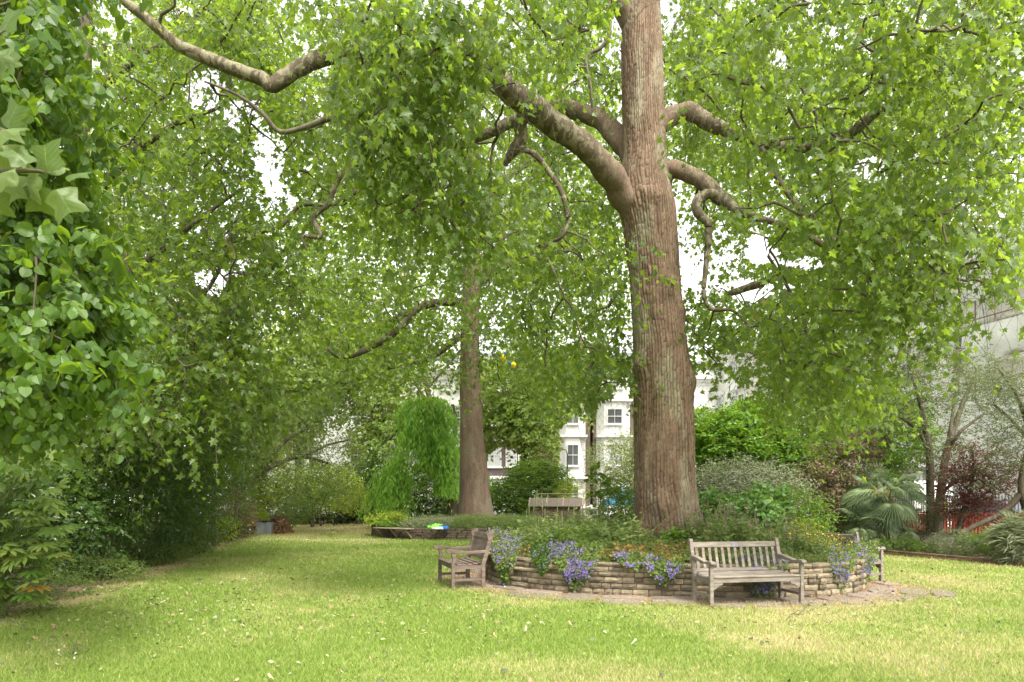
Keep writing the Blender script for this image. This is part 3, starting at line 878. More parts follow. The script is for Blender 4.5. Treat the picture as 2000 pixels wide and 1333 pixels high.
# ------------------------------------------------------------------ the big plane tree
def mat_bark(name, c0, c1, c2, patch, crack=True, ps=1.3, root=None):
    m, nt, b, out = nodes(name)
    f = noise_node(nt, 2.2, 6, stretch=(3, 3, .8)); c = ramp(nt, f, [(.2, c0), (.5, c1), (.8, c2)])
    n2 = noise_node(nt, ps, 4, stretch=(1.6, 1.6, .45 if ps < 2 else 1.2), dist=.6); pm = ramp(nt, n2, [(.53 if ps < 2 else .50, (0, 0, 0)), (.62 if ps < 2 else .54, (1, 1, 1))])
    c = mixc(nt, pm, c, patch)
    g = noise_node(nt, 26, 6, stretch=(1.6, 1.6, .5)); gm = ramp(nt, g, [(.3, (.62, .62, .62)), (.7, (1.15, 1.15, 1.15))])
    c = mixc(nt, 1.0, c, gm, 'MULTIPLY')
    if crack:
        at = nt.nodes.new('ShaderNodeAttribute'); at.attribute_name = 'tint'
        cm = ramp(nt, at.outputs['Fac'], [(0, (.36, .31, .28)), (.35, (.72, .70, .68)), (.6, (1, 1, 1)), (1, (1.18, 1.15, 1.1))])
        c = mixc(nt, 1.0, c, cm, 'MULTIPLY')
    if root:
        at = nt.nodes.new('ShaderNodeAttribute'); at.attribute_name = 'tint'; c = mixc(nt, at.outputs['Fac'], c, mixc(nt, 1.0, root, gm, 'MULTIPLY'))
    nt.links.new(c, b.inputs['Base Color']); b.inputs['Roughness'].default_value = .88; b.inputs['Specular IOR Level'].default_value = .25
    bump(nt, b, noise_node(nt, 30, 8, stretch=(1.6, 1.6, .5)), .55, .02)
    return m
M_bark = mat_bark('plated_bark', (.094, .062, .040), (.158, .108, .073), (.21, .15, .104), (.21, .18, .125))
M_bark2 = mat_bark('far_plane_bark', (.08, .054, .039), (.132, .092, .066), (.175, .126, .094), (.155, .125, .09), False)
M_limb = mat_bark('mottled_limb_bark', (.050, .039, .024), (.082, .065, .042), (.108, .088, .057), (.175, .158, .105), False, 4.5, (.148, .104, .074))
M_dark = mat_bark('dark_bark', (.04, .032, .022), (.075, .06, .042), (.12, .10, .07), (.13, .12, .08), False)

def trunk_mesh(prof, Y, nt_, nz, seed, plates=True, crack=.016, relief=.013, flare=.12, burls=()):
    """prof: (pixel row, centre px, half width px), bottom to top"""
    rows = np.array([p[0] for p in prof], float); zz = H - (rows - HY) / F * Y
    cx = (np.array([p[1] for p in prof]) - 1000) / F * Y; rr = np.array([p[2] for p in prof]) / F * Y
    z = np.linspace(zz[0], zz[-1], nz); cxi = np.interp(z, zz, cx); ri = np.interp(z, zz, rr)
    k = np.ones(9) / 9; pad = lambda a: np.concatenate([np.full(4, a[0]), a, np.full(4, a[-1])])
    cxi = np.convolve(pad(cxi), k, 'valid'); ri = np.convolve(pad(ri), k, 'valid')
    th = np.arange(nt_) / nt_ * 2 * PI
    TH, Z = np.meshgrid(th, z); RI = np.repeat(ri[:, None], nt_, 1)
    P3 = np.stack([np.cos(TH) * 2, np.sin(TH) * 2, Z * .5], -1)
    disp = (fbm(P3, .9, seed) - .5) * .16 * RI
    hgt = Z - z[0]
    disp += flare * np.exp(-hgt / .45) * (np.cos(TH * 5 + 1.3 + .4 * np.sin(TH * 2)) + .3 * np.sin(TH * 9)) * RI
    for bt, bz, bs, bh in burls:
        disp += bh * np.exp(-((((TH - bt + PI) % (2 * PI) - PI) * RI / bs) ** 2 + ((Z - bz) / (bs * .9)) ** 2)) * (1 + .5 * (fbm(P3, 6, seed + 5) - .5))
    tint = np.full(TH.shape, .6)
    if plates:
        arc = TH * .62
        P2 = np.stack([np.cos(TH) * .62, np.sin(TH) * .62, Z * .35], -1)
        wu = (fbm(P2, 2.4, seed + 1) - .5) * .13; wz = (fbm(P2, 3.5, seed + 2) - .5) * .35
        ncol = 56
        u = (TH / (2 * PI)) * ncol + wu * ncol / 3.9 * 1.6
        ci = np.floor(u).astype(int); fu = u - ci; cm = ci % ncol
        ln = .12 + .34 * hashf(cm, cm * 0, cm * 0, seed + 3); of = hashf(cm, cm * 0 + 1, cm * 0, seed + 3) * 2
        v = (Z + wz) / ln + of; vi = np.floor(v).astype(int); fv = v - vi
        rnd = hashf(cm, vi, cm * 0, seed + 4)
        colw = 2 * PI * .58 / ncol
        # some joints are closed: neighbouring plates run together
        opn_u = hashf(cm, vi, cm * 0 + 2, seed + 6) > .22; opn_v = hashf(cm, vi, cm * 0 + 5, seed + 6) > .25
        du = np.minimum(np.where(opn_u, fu, 1), 1 - fu) * colw; dv = np.minimum(np.where(opn_v, fv, 1), 1 - fv) * ln
        smooth_patch = np.clip((fbm(P2, 1.1, seed + 9) - .60) * 14, 0, 1)
        d = np.minimum(du, dv * .75)
        cr = np.clip(1 - d / (.008 + .020 * fbm(P2, 5, seed + 7)), 0, 1) * (1 - smooth_patch)
        disp += (rnd - .5) * relief * (1 - smooth_patch) - cr * crack + (fbm(P3, 7, seed + 8) - .5) * .02
        disp += relief * .6 * (fv - .5) * (1 - cr)
        tint = np.clip(.62 + .3 * (rnd - .5) - cr * .62, 0, 1)
    r = RI + disp
    V = np.stack([cxi[:, None] + np.cos(TH) * r, Y + np.sin(TH) * r, Z], -1).reshape(-1, 3)
    i = np.arange(nz - 1)[:, None] * nt_; j = np.arange(nt_)[None]
    Q = np.stack([i + j, i + (j + 1) % nt_, i + nt_ + (j + 1) % nt_, i + nt_ + j], -1).reshape(-1, 4)
    return V, Q, tint.ravel()

GAPS = [(405, 175, 42, 45, .9), (470, 220, 36, 32, .9), (520, 295, 34, 70, .85), (350, 30, 40, 22, .7), (545, 385, 30, 30, .6), (420, 545, 32, 30, .9), (475, 520, 30, 22, .7),
        (1485, 487, 36, 30, .99), (1468, 562, 48, 22, .97), (1565, 512, 45, 12, .9), (1535, 560, 16, 14, .8), (1300, 40, 12, 30, .4), (1408, 450, 16, 30, .8), (1430, 500, 24, 20, .5),
        (1520, 110, 25, 20, .8), (1700, 330, 45, 28, .8), (1620, 60, 20, 16, .6), (1880, 400, 30, 16, .7), (1760, 480, 30, 20, .5), (1860, 330, 40, 30, .3),
        (690, 770, 16, 24, .6), (600, 700, 26, 14, .5), (850, 440, 0.1, .1, 0), (1125, 885, 34, 70, .99), (1195, 830, 36, 55, .97), (1165, 920, 22, 70, .95),
        (985, 905, 32, 28, .9), (1215, 770, 18, 30, .9), (1365, 775, 20, 45, .95), (1440, 700, 50, 16, .6), (1440, 775, 34, 26, .9), (1370, 690, 22, 22, .6),
        (820, 300, 16, 14, .8), (870, 350, 14, 12, .8), (1080, 150, 16, 14, .6), (1130, 165, 18, 16, .7), (925, 60, 12, 10, .5), (1950, 620, 45, 34, .97), (1905, 560, 28, 70, .8), (1960, 690, 50, 50, .99), (1870, 850, 50, 80, .6)]

p1 = thing('plane_tree', 'big plane tree with plated brown trunk rising from the stone bed beside the slatted bench', 'tree', (3.35, 15.05, .4))
prof1 = [(1085, 1309, 84), (1060, 1308, 76), (1030, 1306, 68), (1000, 1303, 62), (950, 1299, 59), (850, 1297, 58), (745, 1294, 56), (650, 1287, 51), (550, 1280, 48), (450, 1271, 52), (400, 1264, 55),
         (350, 1258, 47), (300, 1260, 42), (200, 1256, 41), (100, 1253, 40), (0, 1252, 36), (-150, 1250, 31), (-350, 1246, 22), (-600, 1240, 12)]
V, Q, tint = trunk_mesh(prof1, 15.05, 260, 560, 7, burls=[(-.25, W(0, 745, 15.05)[2], .30, .09), (-1.9, W(0, 985, 15.05)[2], .30, .10), (-1.2, W(0, 960, 15.05)[2], .2, .05), (-2.7, W(0, 715, 15.05)[2], .2, .07),
                                                            (-1.6, W(0, 400, 15.05)[2], .2, .04), (-.1, W(0, 610, 15.05)[2], .18, .05)])
o = arr_obj('trunk', V, Q, M_bark, p1, tint, smooth=True)
limbs1 = [
 [(1262, 452, 15.05, 22), (1230, 405, 14.95, 30), (1190, 345, 14.6, 29), (1140, 290, 14.2, 27), (1080, 243, 13.7, 26), (1020, 195, 13.1, 25), (960, 150, 12.5, 24), (900, 112, 12, 22), (820, 92, 11.5, 20), (720, 98, 11.1, 19), (640, 112, 10.9, 18),
  (585, 132, 10.8, 17), (548, 158, 10.72, 18), (527, 172, 10.7, 16), (508, 158, 10.68, 15), (470, 143, 10.6, 14), (400, 112, 10.5, 13), (350, 90, 10.4, 12), (315, 60, 10.3, 11), (270, 20, 10.2, 10), (225, -15, 10.1, 9), (100, -120, 9.9, 6)],
 [(1262, 345, 15.2, 28), (1222, 285, 15.5, 25), (1180, 238, 15.8, 20), (1130, 217, 16.1, 18), (1065, 213, 16.4, 16), (1010, 235, 16.8, 13), (940, 265, 17.2, 11), (850, 300, 18, 9), (760, 330, 19, 6)],
 [(1030, 205, 13.2, 15), (1015, 245, 13.4, 13), (1017, 275, 13.5, 14), (1000, 300, 13.6, 12), (985, 325, 13.7, 4)],
 [(1015, 290, 13.5, 9), (1045, 303, 13.5, 7), (1078, 345, 13.5, 6), (1100, 385, 13.5, 5.5), (1109, 430, 13.5, 5), (1098, 462, 13.5, 4.5), (1065, 485, 13.6, 3.5), (1082, 530, 13.7, 2.6), (1105, 585, 13.8, 1.8)],
 [(1258, 275, 15.05, 24), (1300, 236, 15.1, 19), (1340, 220, 15.1, 19), (1378, 236, 15, 17), (1425, 257, 14.8, 14), (1490, 277, 14.4, 12), (1570, 290, 13.8, 11), (1645, 270, 13.2, 12), (1700, 228, 12.6, 11), (1770, 190, 12, 7), (1850, 120, 11.5, 4)],
 [(1278, 400, 15.1, 24), (1312, 338, 15, 19), (1352, 346, 14.8, 18), (1385, 368, 14.6, 17), (1412, 392, 14.5, 13), (1470, 425, 14, 8), (1560, 450, 13.3, 6.5), (1650, 510, 12.7, 5), (1740, 560, 12.2, 3)],
 [(1402, 380, 14.5, 9), (1382, 381, 14.4, 10), (1364, 390, 14.3, 10), (1359, 406, 14.25, 10), (1368, 422, 14.2, 10), (1382, 434, 14.2, 8.5), (1384, 452, 14.2, 8), (1383, 480, 14.25, 7)],
 [(1384, 455, 14.2, 8), (1383, 470, 14.3, 7), (1378, 530, 14.3, 6), (1376, 575, 14.3, 5), (1390, 603, 14.3, 4.5), (1432, 607, 14.2, 3.5), (1466, 640, 14.1, 2)],
 [(1250, 110, 15.1, 26), (1232, 48, 15, 22), (1205, 5, 14.8, 19), (1165, -60, 14.4, 17), (1100, -160, 13.5, 14), (950, -260, 12.5, 10)],
 [(1185, -40, 14.5, 6), (1190, 60, 14.3, 4.8), (1175, 92, 14.3, 4.3), (1146, 112, 14.3, 4.2), (1152, 160, 14.3, 3.4), (1157, 210, 14.3, 2)],
 [(810, 95, 11.6, 9), (780, 190, 11.8, 8.5), (735, 275, 12, 7), (702, 308, 12, 6), (662, 348, 12, 6.2), (640, 400, 12, 5.8), (612, 425, 12, 5.2), (626, 462, 12, 5), (592, 462, 12, 4.2), (600, 490, 12, 2)],
 [(740, 290, 12, 8), (708, 272, 12, 8), (668, 230, 12, 7), (640, 234, 12, 6), (590, 250, 12, 5.6), (545, 256, 12, 5.2), (515, 225, 12, 4.4), (465, 187, 12, 3.6), (400, 160, 12, 2.4)],
 [(720, 360, 13.5, 6), (665, 392, 13.5, 6), (640, 400, 13.4, 4), (585, 402, 13.8, 4.6), (552, 438, 13.9, 4), (505, 455, 14, 3.4), (440, 480, 14, 2)],
 [(1640, 480, 12.8, 5), (1590, 440, 13.1, 5), (1540, 380, 13.6, 6), (1480, 280, 14.3, 7)],
 [(1762, 130, 10.5, 6), (1735, 160, 10.6, 6), (1688, 172, 10.7, 5), (1676, 215, 10.8, 5), (1650, 222, 10.9, 3)],
 [(1420, 575, 19, 6), (1470, 560, 18.8, 8), (1505, 545, 18.6, 7), (1535, 525, 18.4, 6), (1575, 540, 18.3, 5), (1620, 580, 18.2, 4)],
 [(1500, 500, 19, 3), (1560, 600, 19, 4), (1575, 680, 19, 4), (1560, 760, 19, 2)],
]
nodes1 = []
for i, c in enumerate(limbs1):
    P, r = limb(c, 9); r = r * (.90 + .12 * np.exp(-np.arange(len(r)) / 3.5) * (i not in (2, 3, 9, 12)))
    big = r.max() > .08; kk = 18 if big else 8
    jit = np.stack([fbm(P, 1.3, 61 + a_, 2) - .5 for a_ in range(3)], -1) * np.minimum(r, .2)[:, None] * .9 * np.minimum(1, np.arange(len(P)) / 6)[:, None]; P = P + jit
    kn = 1 + .22 * (fbm(P, 2.2, 5) - .5) + .10 * np.exp(-((np.arange(len(P)) % 23) - 11.) ** 2 / 4) * (hashf(np.arange(len(P)) // 23, np.arange(len(P)) * 0, np.arange(len(P)) * 0, i) > .4)
    Vv, Qq = tube(P, r * kn, kk)
    rr_ = np.repeat(r, kk); Vv = Vv + (Vv - np.repeat(P, kk, 0)) * ((fbm(Vv, 4, 3) - .5) * .42 + (fbm(Vv, 11, 4) - .5) * .16)[:, None]
    o = arr_obj('limb', Vv, Qq, M_limb if r.max() > .07 else M_dark, p1, np.repeat(np.clip(1.6 - np.arange(len(r)) / 22., 0, 1) * (i in (0, 1, 4, 5, 8)), kk) * np.clip(.5 + 2.2 * fbm(Vv, 3, 9) - .6, 0, 1), smooth=True)
    nodes1 += list(P[:, :])
rng = R(77)
# px, py, rx, ry, Y0, Y1, clumps
near_regs = [(880, 60, 230, 70, 8.5, 10.5, 28), (820, 170, 190, 80, 8.5, 10.5, 26), (850, 330, 150, 110, 9, 11, 22), (930, 430, 110, 70, 9.5, 12, 14), (680, 20, 120, 50, 9, 12, 10), (1090, 40, 120, 70, 9.5, 13, 12), (700, -80, 600, 60, 8, 13, 18),
             (1680, 130, 360, 210, 8, 11.5, 54), (1650, 380, 290, 130, 9, 12, 32), (1800, 520, 130, 120, 8.5, 11, 22), (1620, 630, 130, 110, 9.5, 13, 20), (1640, 760, 100, 50, 9.5, 13, 10), (1930, 520, 50, 60, 9, 12, 6), (1930, 200, 120, 260, 9, 13, 18), (1500, 60, 130, 120, 10, 15, 12), (1700, -90, 420, 80, 8, 13, 18)]
mid_regs = [(1120, 560, 120, 200, 13, 21, 50), (1100, 330, 120, 130, 17, 22, 34), (1400, 170, 110, 130, 16, 22, 40), (1420, 400, 70, 70, 16, 20, 14), (1440, 640, 110, 90, 14, 20, 26), (1150, 60, 90, 120, 16, 21, 24), (700, 330, 150, 130, 13.5, 18, 30), (1180, 730, 50, 50, 14, 19, 9), (1600, 480, 130, 130, 14, 20, 34), (1350, 60, 60, 120, 16, 21, 18), (1580, 770, 100, 60, 14, 19, 12), (900, 120, 250, 110, 13.5, 18, 30), (1750, 300, 260, 230, 12.5, 18, 44), (450, 40, 150, 90, 12, 18, 22), (560, 230, 110, 80, 13, 19, 20)]
NGAPS = [(1080, 265, 150, 70, .97), (990, 190, 60, 45, .95), (1170, 340, 60, 60, .97), (1010, 310, 45, 40, .9), (560, 145, 70, 60, .97), (480, 110, 100, 70, .95), (340, 60, 130, 90, .9), (560, 260, 100, 40, .9), (650, 400, 50, 80, .75), (1340, 250, 70, 50, .9), (1370, 370, 60, 60, .95), (1385, 480, 26, 100, .85), (1110, 420, 26, 80, .6), (1160, 120, 35, 90, .75),
         (1262, 600, 100, 330, 1.0), (1256, 150, 62, 240, 1.0), (1100, 640, 140, 130, .8), (1300, 900, 120, 120, 1.0), (1680, 245, 45, 30, .8)]
Cn = crown_centres(near_regs, rng, .42, 3); Cm = crown_centres(mid_regs, rng, .36, 3)
lvn = clump_shoots(Cn, rng, 12, .62, (.45, 1.0), 8, .75, .85, (.09, .165)); lvm = clump_shoots(Cm, rng, 12, .75, (.5, 1.1), 7, .6, .65, (.13, .20))
tube_list = grow(nodes1, np.concatenate([Cn, Cm]), rng)
wood_obj('branches', tube_list, M_dark, p1, 'stuff')
twn = np.concatenate([lvn[5], lvm[5]]); twigs_obj(twn, p1, M_twig, .0035, .7, rng)
lvn = cull(cull(lvn[:5], GAPS, rng), NGAPS, rng); lvm = cull(lvm[:5], GAPS, rng)
TR = [(1262, 600, 48, 560, 1.0)]                                     # the trunk stays clear of its own curtain
idx, rest = split_near(lvn, 300)
single_leaves(N_plane, lvn, idx, M_plane_v, p1, rng)
leaves_obj('foliage', L_plane, rest, M_plane, p1, rng)
leaves_obj('foliage', L_plane_lo, lvm, M_plane, p1, rng)
# seed balls hanging among the leaves
q = rng.choice(len(lvn[0]), 160, replace=False); m = MB()
for p in lvn[0][q]:
    r_ = .014; c = p - np.array(p1.location) - np.array([0, 0, .08]); a = [(r_, 0, 0), (-r_, 0, 0), (0, r_, 0), (0, -r_, 0), (0, 0, r_), (0, 0, -r_)]
    m.add([c + np.array(v) for v in a], [(0, 2, 4), (2, 1, 4), (1, 3, 4), (3, 0, 4), (2, 0, 5), (1, 2, 5), (3, 1, 5), (0, 3, 5)])
o = m.build('seed_balls', M_brown, p1); o['kind'] = 'stuff'

# ------------------------------------------------------------------ second plane, in the far bed
def plane_tree(label, loc, trunk, limbs, regs, seed, thresh, mat, per, k, size, tpl, tmat=M_bark2, rad=.8, lmat=M_dark, keep=.5, Y=None, bursts=()):
    t = thing('plane_tree', label, 'tree', loc)
    r = R(seed)
    if trunk:
        V, Q, ti = trunk_mesh(trunk, Y, 64, 130, seed, False, flare=.04, burls=bursts)
        arr_obj('trunk', V, Q, tmat, t, ti, smooth=True)
    nd = []
    for c in limbs:
        P, rr = limb(c, 5); Vv, Qq = tube(P, rr, 9); arr_obj('limb', Vv, Qq, lmat, t, smooth=True); nd += list(P)
    C = crown_centres(regs, r, thresh, seed)
    lv = clump_shoots(C, r, per, rad, (.5, 1.2), k, .5, .6, size)
    wood_obj('branches', grow(nd, C, r), M_dark, t, 'stuff')
    twigs_obj(lv[5], t, M_twig, .006, keep, r)
    lv = cull(lv[:5], GAPS, r)
    leaves_obj('foliage', tpl, lv, mat, t, r)
    return t
prof2 = [(1025, 930, 39), (1008, 929, 35), (980, 928, 31), (920, 925, 27), (850, 921, 22), (750, 918, 20), (650, 917, 18), (560, 921, 17), (460, 922, 15), (300, 925, 11), (100, 925, 7)]
p2 = plane_tree('second plane tree, its flared brown trunk standing in the far low stone bed', (-1.6, 31, .4), prof2,
    [[(922, 600, 31, 14), (880, 590, 31, 9), (820, 600, 30.5, 7), (740, 640, 30, 5)], [(925, 560, 31, 12), (980, 520, 31, 8), (1060, 500, 31, 6), (1150, 480, 31, 4)], [(924, 480, 31, 12), (860, 400, 31, 8), (760, 360, 30, 6), (640, 340, 29, 4)],
     [(925, 420, 31, 11), (1000, 340, 31, 7), (1100, 280, 31, 5)], [(830, 590, 27, 4), (770, 650, 27, 7), (700, 690, 26.5, 6), (660, 695, 26, 5), (640, 680, 26, 3)], [(900, 655, 30, 8), (840, 700, 30, 5), (760, 720, 29, 3)]],
    [(820, 480, 260, 190, 24, 36, 130), (1060, 560, 160, 200, 25, 36, 90), (700, 640, 170, 130, 24, 33, 70), (1080, 720, 120, 90, 27, 36, 34), (860, 700, 130, 60, 27, 34, 24), (900, 220, 330, 150, 26, 36, 60), (1040, 460, 140, 120, 33, 38, 34)],
    12, .36, M_plane, 10, 7, (.15, .24), L_plane_lo, rad=1.0, Y=31, keep=.35, bursts=[(-1.6, W(0, 925, 31)[2], .25, .05)])
# ------------------------------------------------------------------ third, left: trunk behind the lime leaves
prof3 = [(1085, 128, 38), (1050, 130, 30), (900, 134, 25), (700, 140, 22), (400, 150, 18), (100, 165, 13), (-200, 180, 8)]
p3 = plane_tree('plane tree on the left, its thin dark branches spread before the white sky', (-9.6, 15.5, 0), prof3,
    [[(140, 640, 15.5, 16), (220, 560, 15.5, 9), (300, 500, 15.2, 6), (400, 420, 15, 4), (470, 370, 15, 3)], [(150, 420, 15.5, 14), (240, 320, 15.5, 9), (330, 250, 15.5, 6), (430, 210, 15.5, 3)], [(160, 200, 15.5, 11), (260, 120, 15.5, 7), (380, 50, 15.5, 4)],
     [(145, 560, 15.5, 12), (260, 600, 16, 7), (380, 590, 16.5, 4), (440, 500, 16.5, 4), (455, 420, 16.5, 3)], [(140, 700, 15, 12), (230, 790, 14.5, 7), (330, 765, 14, 6), (380, 700, 14, 3)], [(145, 600, 15.5, 10), (330, 690, 16, 5), (420, 640, 16.5, 4), (520, 540, 17, 3.5), (560, 480, 17, 2)]],
    [(350, 200, 180, 220, 13, 20, 84), (340, 480, 190, 170, 13, 20, 90), (330, 680, 170, 110, 12.5, 18, 62), (480, 590, 120, 160, 15, 21, 48), (520, 770, 70, 60, 15, 19, 12), (250, 810, 100, 60, 12.5, 15.5, 14), (500, 60, 90, 120, 14, 20, 18), (430, 850, 60, 60, 15, 18, 8)],
    13, .40, M_plane, 11, 7, (.12, .20), L_plane_lo, M_dark, .75, Y=15.5, keep=.6)
# pale trees beyond, across the far end
def far_tree(label, blobs, n, mat, seed, tpl=L_star, size=(.22, .34), name='broadleaf_tree', L=1.0):
    t = shrub(name, label, 'tree', blobs, n, tpl, size, mat, seed, stems=0, k=6, L=L, droop=.4, hang=.4, inner=.25, gaps=GAPS, foliage='crown')
    rr = R(seed); base = np.array(t.location); top = W(blobs[0][0], blobs[0][1], blobs[0][4])
    P, r_ = smooth_path([base, base * .6 + top * .4 + (rr.rand(3) - .5) * .5, top], [.28, .2, .08], 5)
    arr_obj('trunk', *tube(P, r_, 9), M_dark, t, smooth=True)
    for q in range(5):
        b = blobs[rr.randint(len(blobs))]; e = W(b[0] + rr.uniform(-.6, .6) * b[2], b[1] + rr.uniform(-.6, .6) * b[3], b[4])
        s_ = P[len(P) // 2 + rr.randint(4)]
        PP, r2 = smooth_path([s_, (s_ + e) / 2 + rr.randn(3) * .4, e], [.1, .06, .02], 4); arr_obj('limb', *tube(PP, r2, 6), M_dark, t, smooth=True)
    return t
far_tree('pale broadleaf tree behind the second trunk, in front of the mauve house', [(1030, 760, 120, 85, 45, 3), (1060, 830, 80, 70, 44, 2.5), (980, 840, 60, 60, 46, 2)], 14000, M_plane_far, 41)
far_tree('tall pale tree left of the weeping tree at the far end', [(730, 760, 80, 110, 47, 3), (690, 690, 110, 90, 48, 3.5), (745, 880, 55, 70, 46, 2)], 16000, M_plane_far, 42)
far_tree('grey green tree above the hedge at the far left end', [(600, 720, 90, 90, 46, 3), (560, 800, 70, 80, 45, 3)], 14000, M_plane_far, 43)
far_tree('high crown of a far tree filling the sky between the planes', [(760, 520, 260, 170, 50, 5), (1120, 420, 190, 260, 50, 5), (560, 520, 150, 200, 49, 4), (930, 250, 260, 180, 51, 5), (1400, 250, 130, 200, 50, 4), (640, 200, 160, 170, 50, 4)], 30000, M_plane, 44, size=(.28, .42), L=1.4)
far_tree('plane crown beyond the right street, seen through the near curtain', [(1620, 560, 190, 120, 30, 3), (1720, 330, 220, 190, 29, 3), (1470, 230, 150, 190, 30, 3), (1780, 100, 220, 140, 29, 3), (1400, 650, 60, 60, 30, 2)], 24000, M_plane, 45, size=(.18, .28), L=.9)
far_tree('leafy crown at the left behind the thin branches', [(330, 600, 170, 150, 27, 3), (240, 330, 130, 190, 26, 3), (420, 760, 120, 90, 28, 3), (330, 880, 110, 60, 27, 2), (400, 130, 170, 140, 27, 3)], 21000, M_plane, 46, size=(.16, .26), L=.9)

# ------------------------------------------------------------------ left foreground: lime tree and tulip tree branch
lm = thing('lime_tree', 'lime tree with rounded heart shaped leaves hanging down the left edge of the view', 'tree', (-6.6, 6.6, 0))
rng = R(101)
PT, rT = smooth_path([(-6.6, 6.6, -.05), (-6.55, 6.6, 2), (-6.4, 6.7, 4.5), (-6.2, 6.8, 8)], [.2, .16, .13, .06], 6)
arr_obj('trunk', *tube(PT, rT, 10), M_dark, lm, smooth=True)
C = crown_centres([(30, 100, 100, 120, 5.4, 7.6, 28), (40, 300, 110, 140, 5.4, 7.8, 34), (70, 530, 130, 140, 5.2, 8, 46), (165, 600, 70, 80, 6.2, 7.6, 16), (70, 700, 150, 90, 5.6, 8, 34), (20, 790, 80, 50, 6, 8, 10), (60, -70, 150, 70, 5.4, 8, 18), (-140, 400, 100, 450, 5.4, 8, 40)], rng, .34, 9)
lv = clump_shoots(C, rng, 9, .36, (.25, .55), 11, .55, .75, (.08, .13), spread=.9)
wood_obj('branches', grow(list(PT[6:]), C, rng, .02, .006, maxr=.04), M_dark, lm, 'stuff')
twigs_obj(lv[5], lm, M_twig, .003, .5, rng)
lv = lv[:5]
idx, rest = split_near(lv, 300)
single_leaves(N_heart, lv, idx, M_lime_v, lm, rng)
leaves_obj('foliage', L_heart, rest, M_lime, lm, rng)

tl = thing('tulip_tree', 'pale tulip tree branch with large four lobed leaves reaching in at the left edge', 'tree', (-3.4, 2.6, 0))
PT, rT = smooth_path([(-3.4, 2.6, -.05), (-3.35, 2.6, 1.4), (-3.2, 2.55, 3.2), (-3.1, 2.5, 4.6)], [.12, .10, .07, .03], 6)
arr_obj('trunk', *tube(PT, rT, 10), M_limb, tl, smooth=True)
YB = 2.35
bl_ = [[(-600, 300, YB), (-250, 345, YB), (-60, 338, YB), (60, 334, YB), (92, 338, YB)], [(-600, 100, YB), (-250, 130, YB), (-60, 95, YB - .1), (10, 60, YB - .1)], [(-250, 345, YB), (-100, 260, YB), (-20, 250, YB), (30, 262, YB)]]
for c in bl_:
    P, r_ = smooth_path([W(*p) for p in c], np.linspace(.018, .003, len(c)), 6); arr_obj('branch', *tube(P, r_, 7), M_twig, tl, smooth=True)
LV = [(95, 335, 82, 100, -30), (128, 330, 62, 170, 40), (60, 340, 70, 250, 20), (30, 335, 66, 200, -20), (112, 370, 78, 300, 10), (75, 365, 72, 260, -5), (130, 345, 60, 20, 60), (20, 345, 70, 290, 35), (-10, 375, 66, 270, 0), (50, 320, 60, 130, 15),
      (8, 62, 74, 70, 20), (-5, 100, 66, 300, -10), (20, 100, 66, 250, 20), (-20, 60, 60, 180, 5), (15, 250, 78, 60, 30), (-10, 262, 70, 20, 10), (5, 285, 80, 290, -10), (30, 290, 50, 330, 20), (-30, 240, 60, 120, 0), (-30, 420, 60, 250, 0), (90, 320, 52, 70, 25), (-70, 330, 66, 80, 0), (-110, 370, 60, 250, 10), (-80, 110, 70, 60, 10), (-120, 90, 70, 270, 0)]
P, A, Nn, S, Tt = [], [], [], [], []
for px_, py_, sz, ang, tilt in LV:
    Yj = YB + rng.uniform(-.12, .12); p = W(px_, py_, Yj); a = math.radians(ang)
    ax = nrm(np.array([math.cos(a), math.sin(a) * 0 + rng.uniform(-.35, .35), math.sin(a)])[None])[0]
    n = np.array([rng.uniform(-.3, .3), -.75, .5 + tilt / 90.]); n = nrm((n - (n @ ax) * ax)[None])[0]
    P.append(p); A.append(ax); Nn.append(n); S.append(sz / F * Yj * .84); Tt.append(rng.rand())
lvt = tuple(np.array(q) for q in (P, A, Nn, S, Tt))
single_leaves(N_tulip, lvt, range(len(LV)), M_tulip, tl, rng)

# fatsia, bottom left: palmate leaves, every leaf an object
def palm_leaf_mesh(name, lobes, span, width, mat, tint, droop=.25, seed=0):
    r = R(seed); m = MB(); V = []; T = []
    for q in range(lobes):
        a = (q / (lobes - 1) - .5) * span; L = (1 - .38 * abs(q / (lobes - 1) - .5) * 2) * r.uniform(.93, 1.05)
        d = np.array([math.sin(a), math.cos(a)]); s_ = np.array([d[1], -d[0]])
        def z(t): return .10 * math.sin(t * 2.5) - droop * t * t
        b = len(V)
        pts = [(0, 0, 0)]
        for t, w in ((.34, width * .75), (.68, width)):
            for sg in (-1, 1): p = d * L * t + s_ * sg * w; pts.append((p[0], p[1], z(t) - .05))
            c = d * L * t; pts.append((c[0], c[1], z(t) + .0))
        p = d * L; pts.append((p[0], p[1], z(1)))
        V += pts
        T += [(b, b + 3, b + 1), (b, b + 2, b + 3), (b + 1, b + 3, b + 6), (b + 1, b + 6, b + 4), (b + 3, b + 2, b + 5), (b + 3, b + 5, b + 6), (b + 4, b + 6, b + 7), (b + 6, b + 5, b + 7)]
    return tri_mesh(name, np.array(V), np.array(T), mat, np.full(len(V), tint), smooth=True)
FM = [palm_leaf_mesh('leaf', 8, 4.3, .115, M_fatsia, t, .22, s) for s, t in enumerate((.1, .3, .5, .7, .85, .99))]
ft = thing('fatsia_shrub', 'fatsia shrub with big glossy hand shaped leaves at the bottom left corner', 'shrub', (-7.4, 10.0, 0))
rng = R(111); floc = np.array(ft.location); tb = []
spots = []
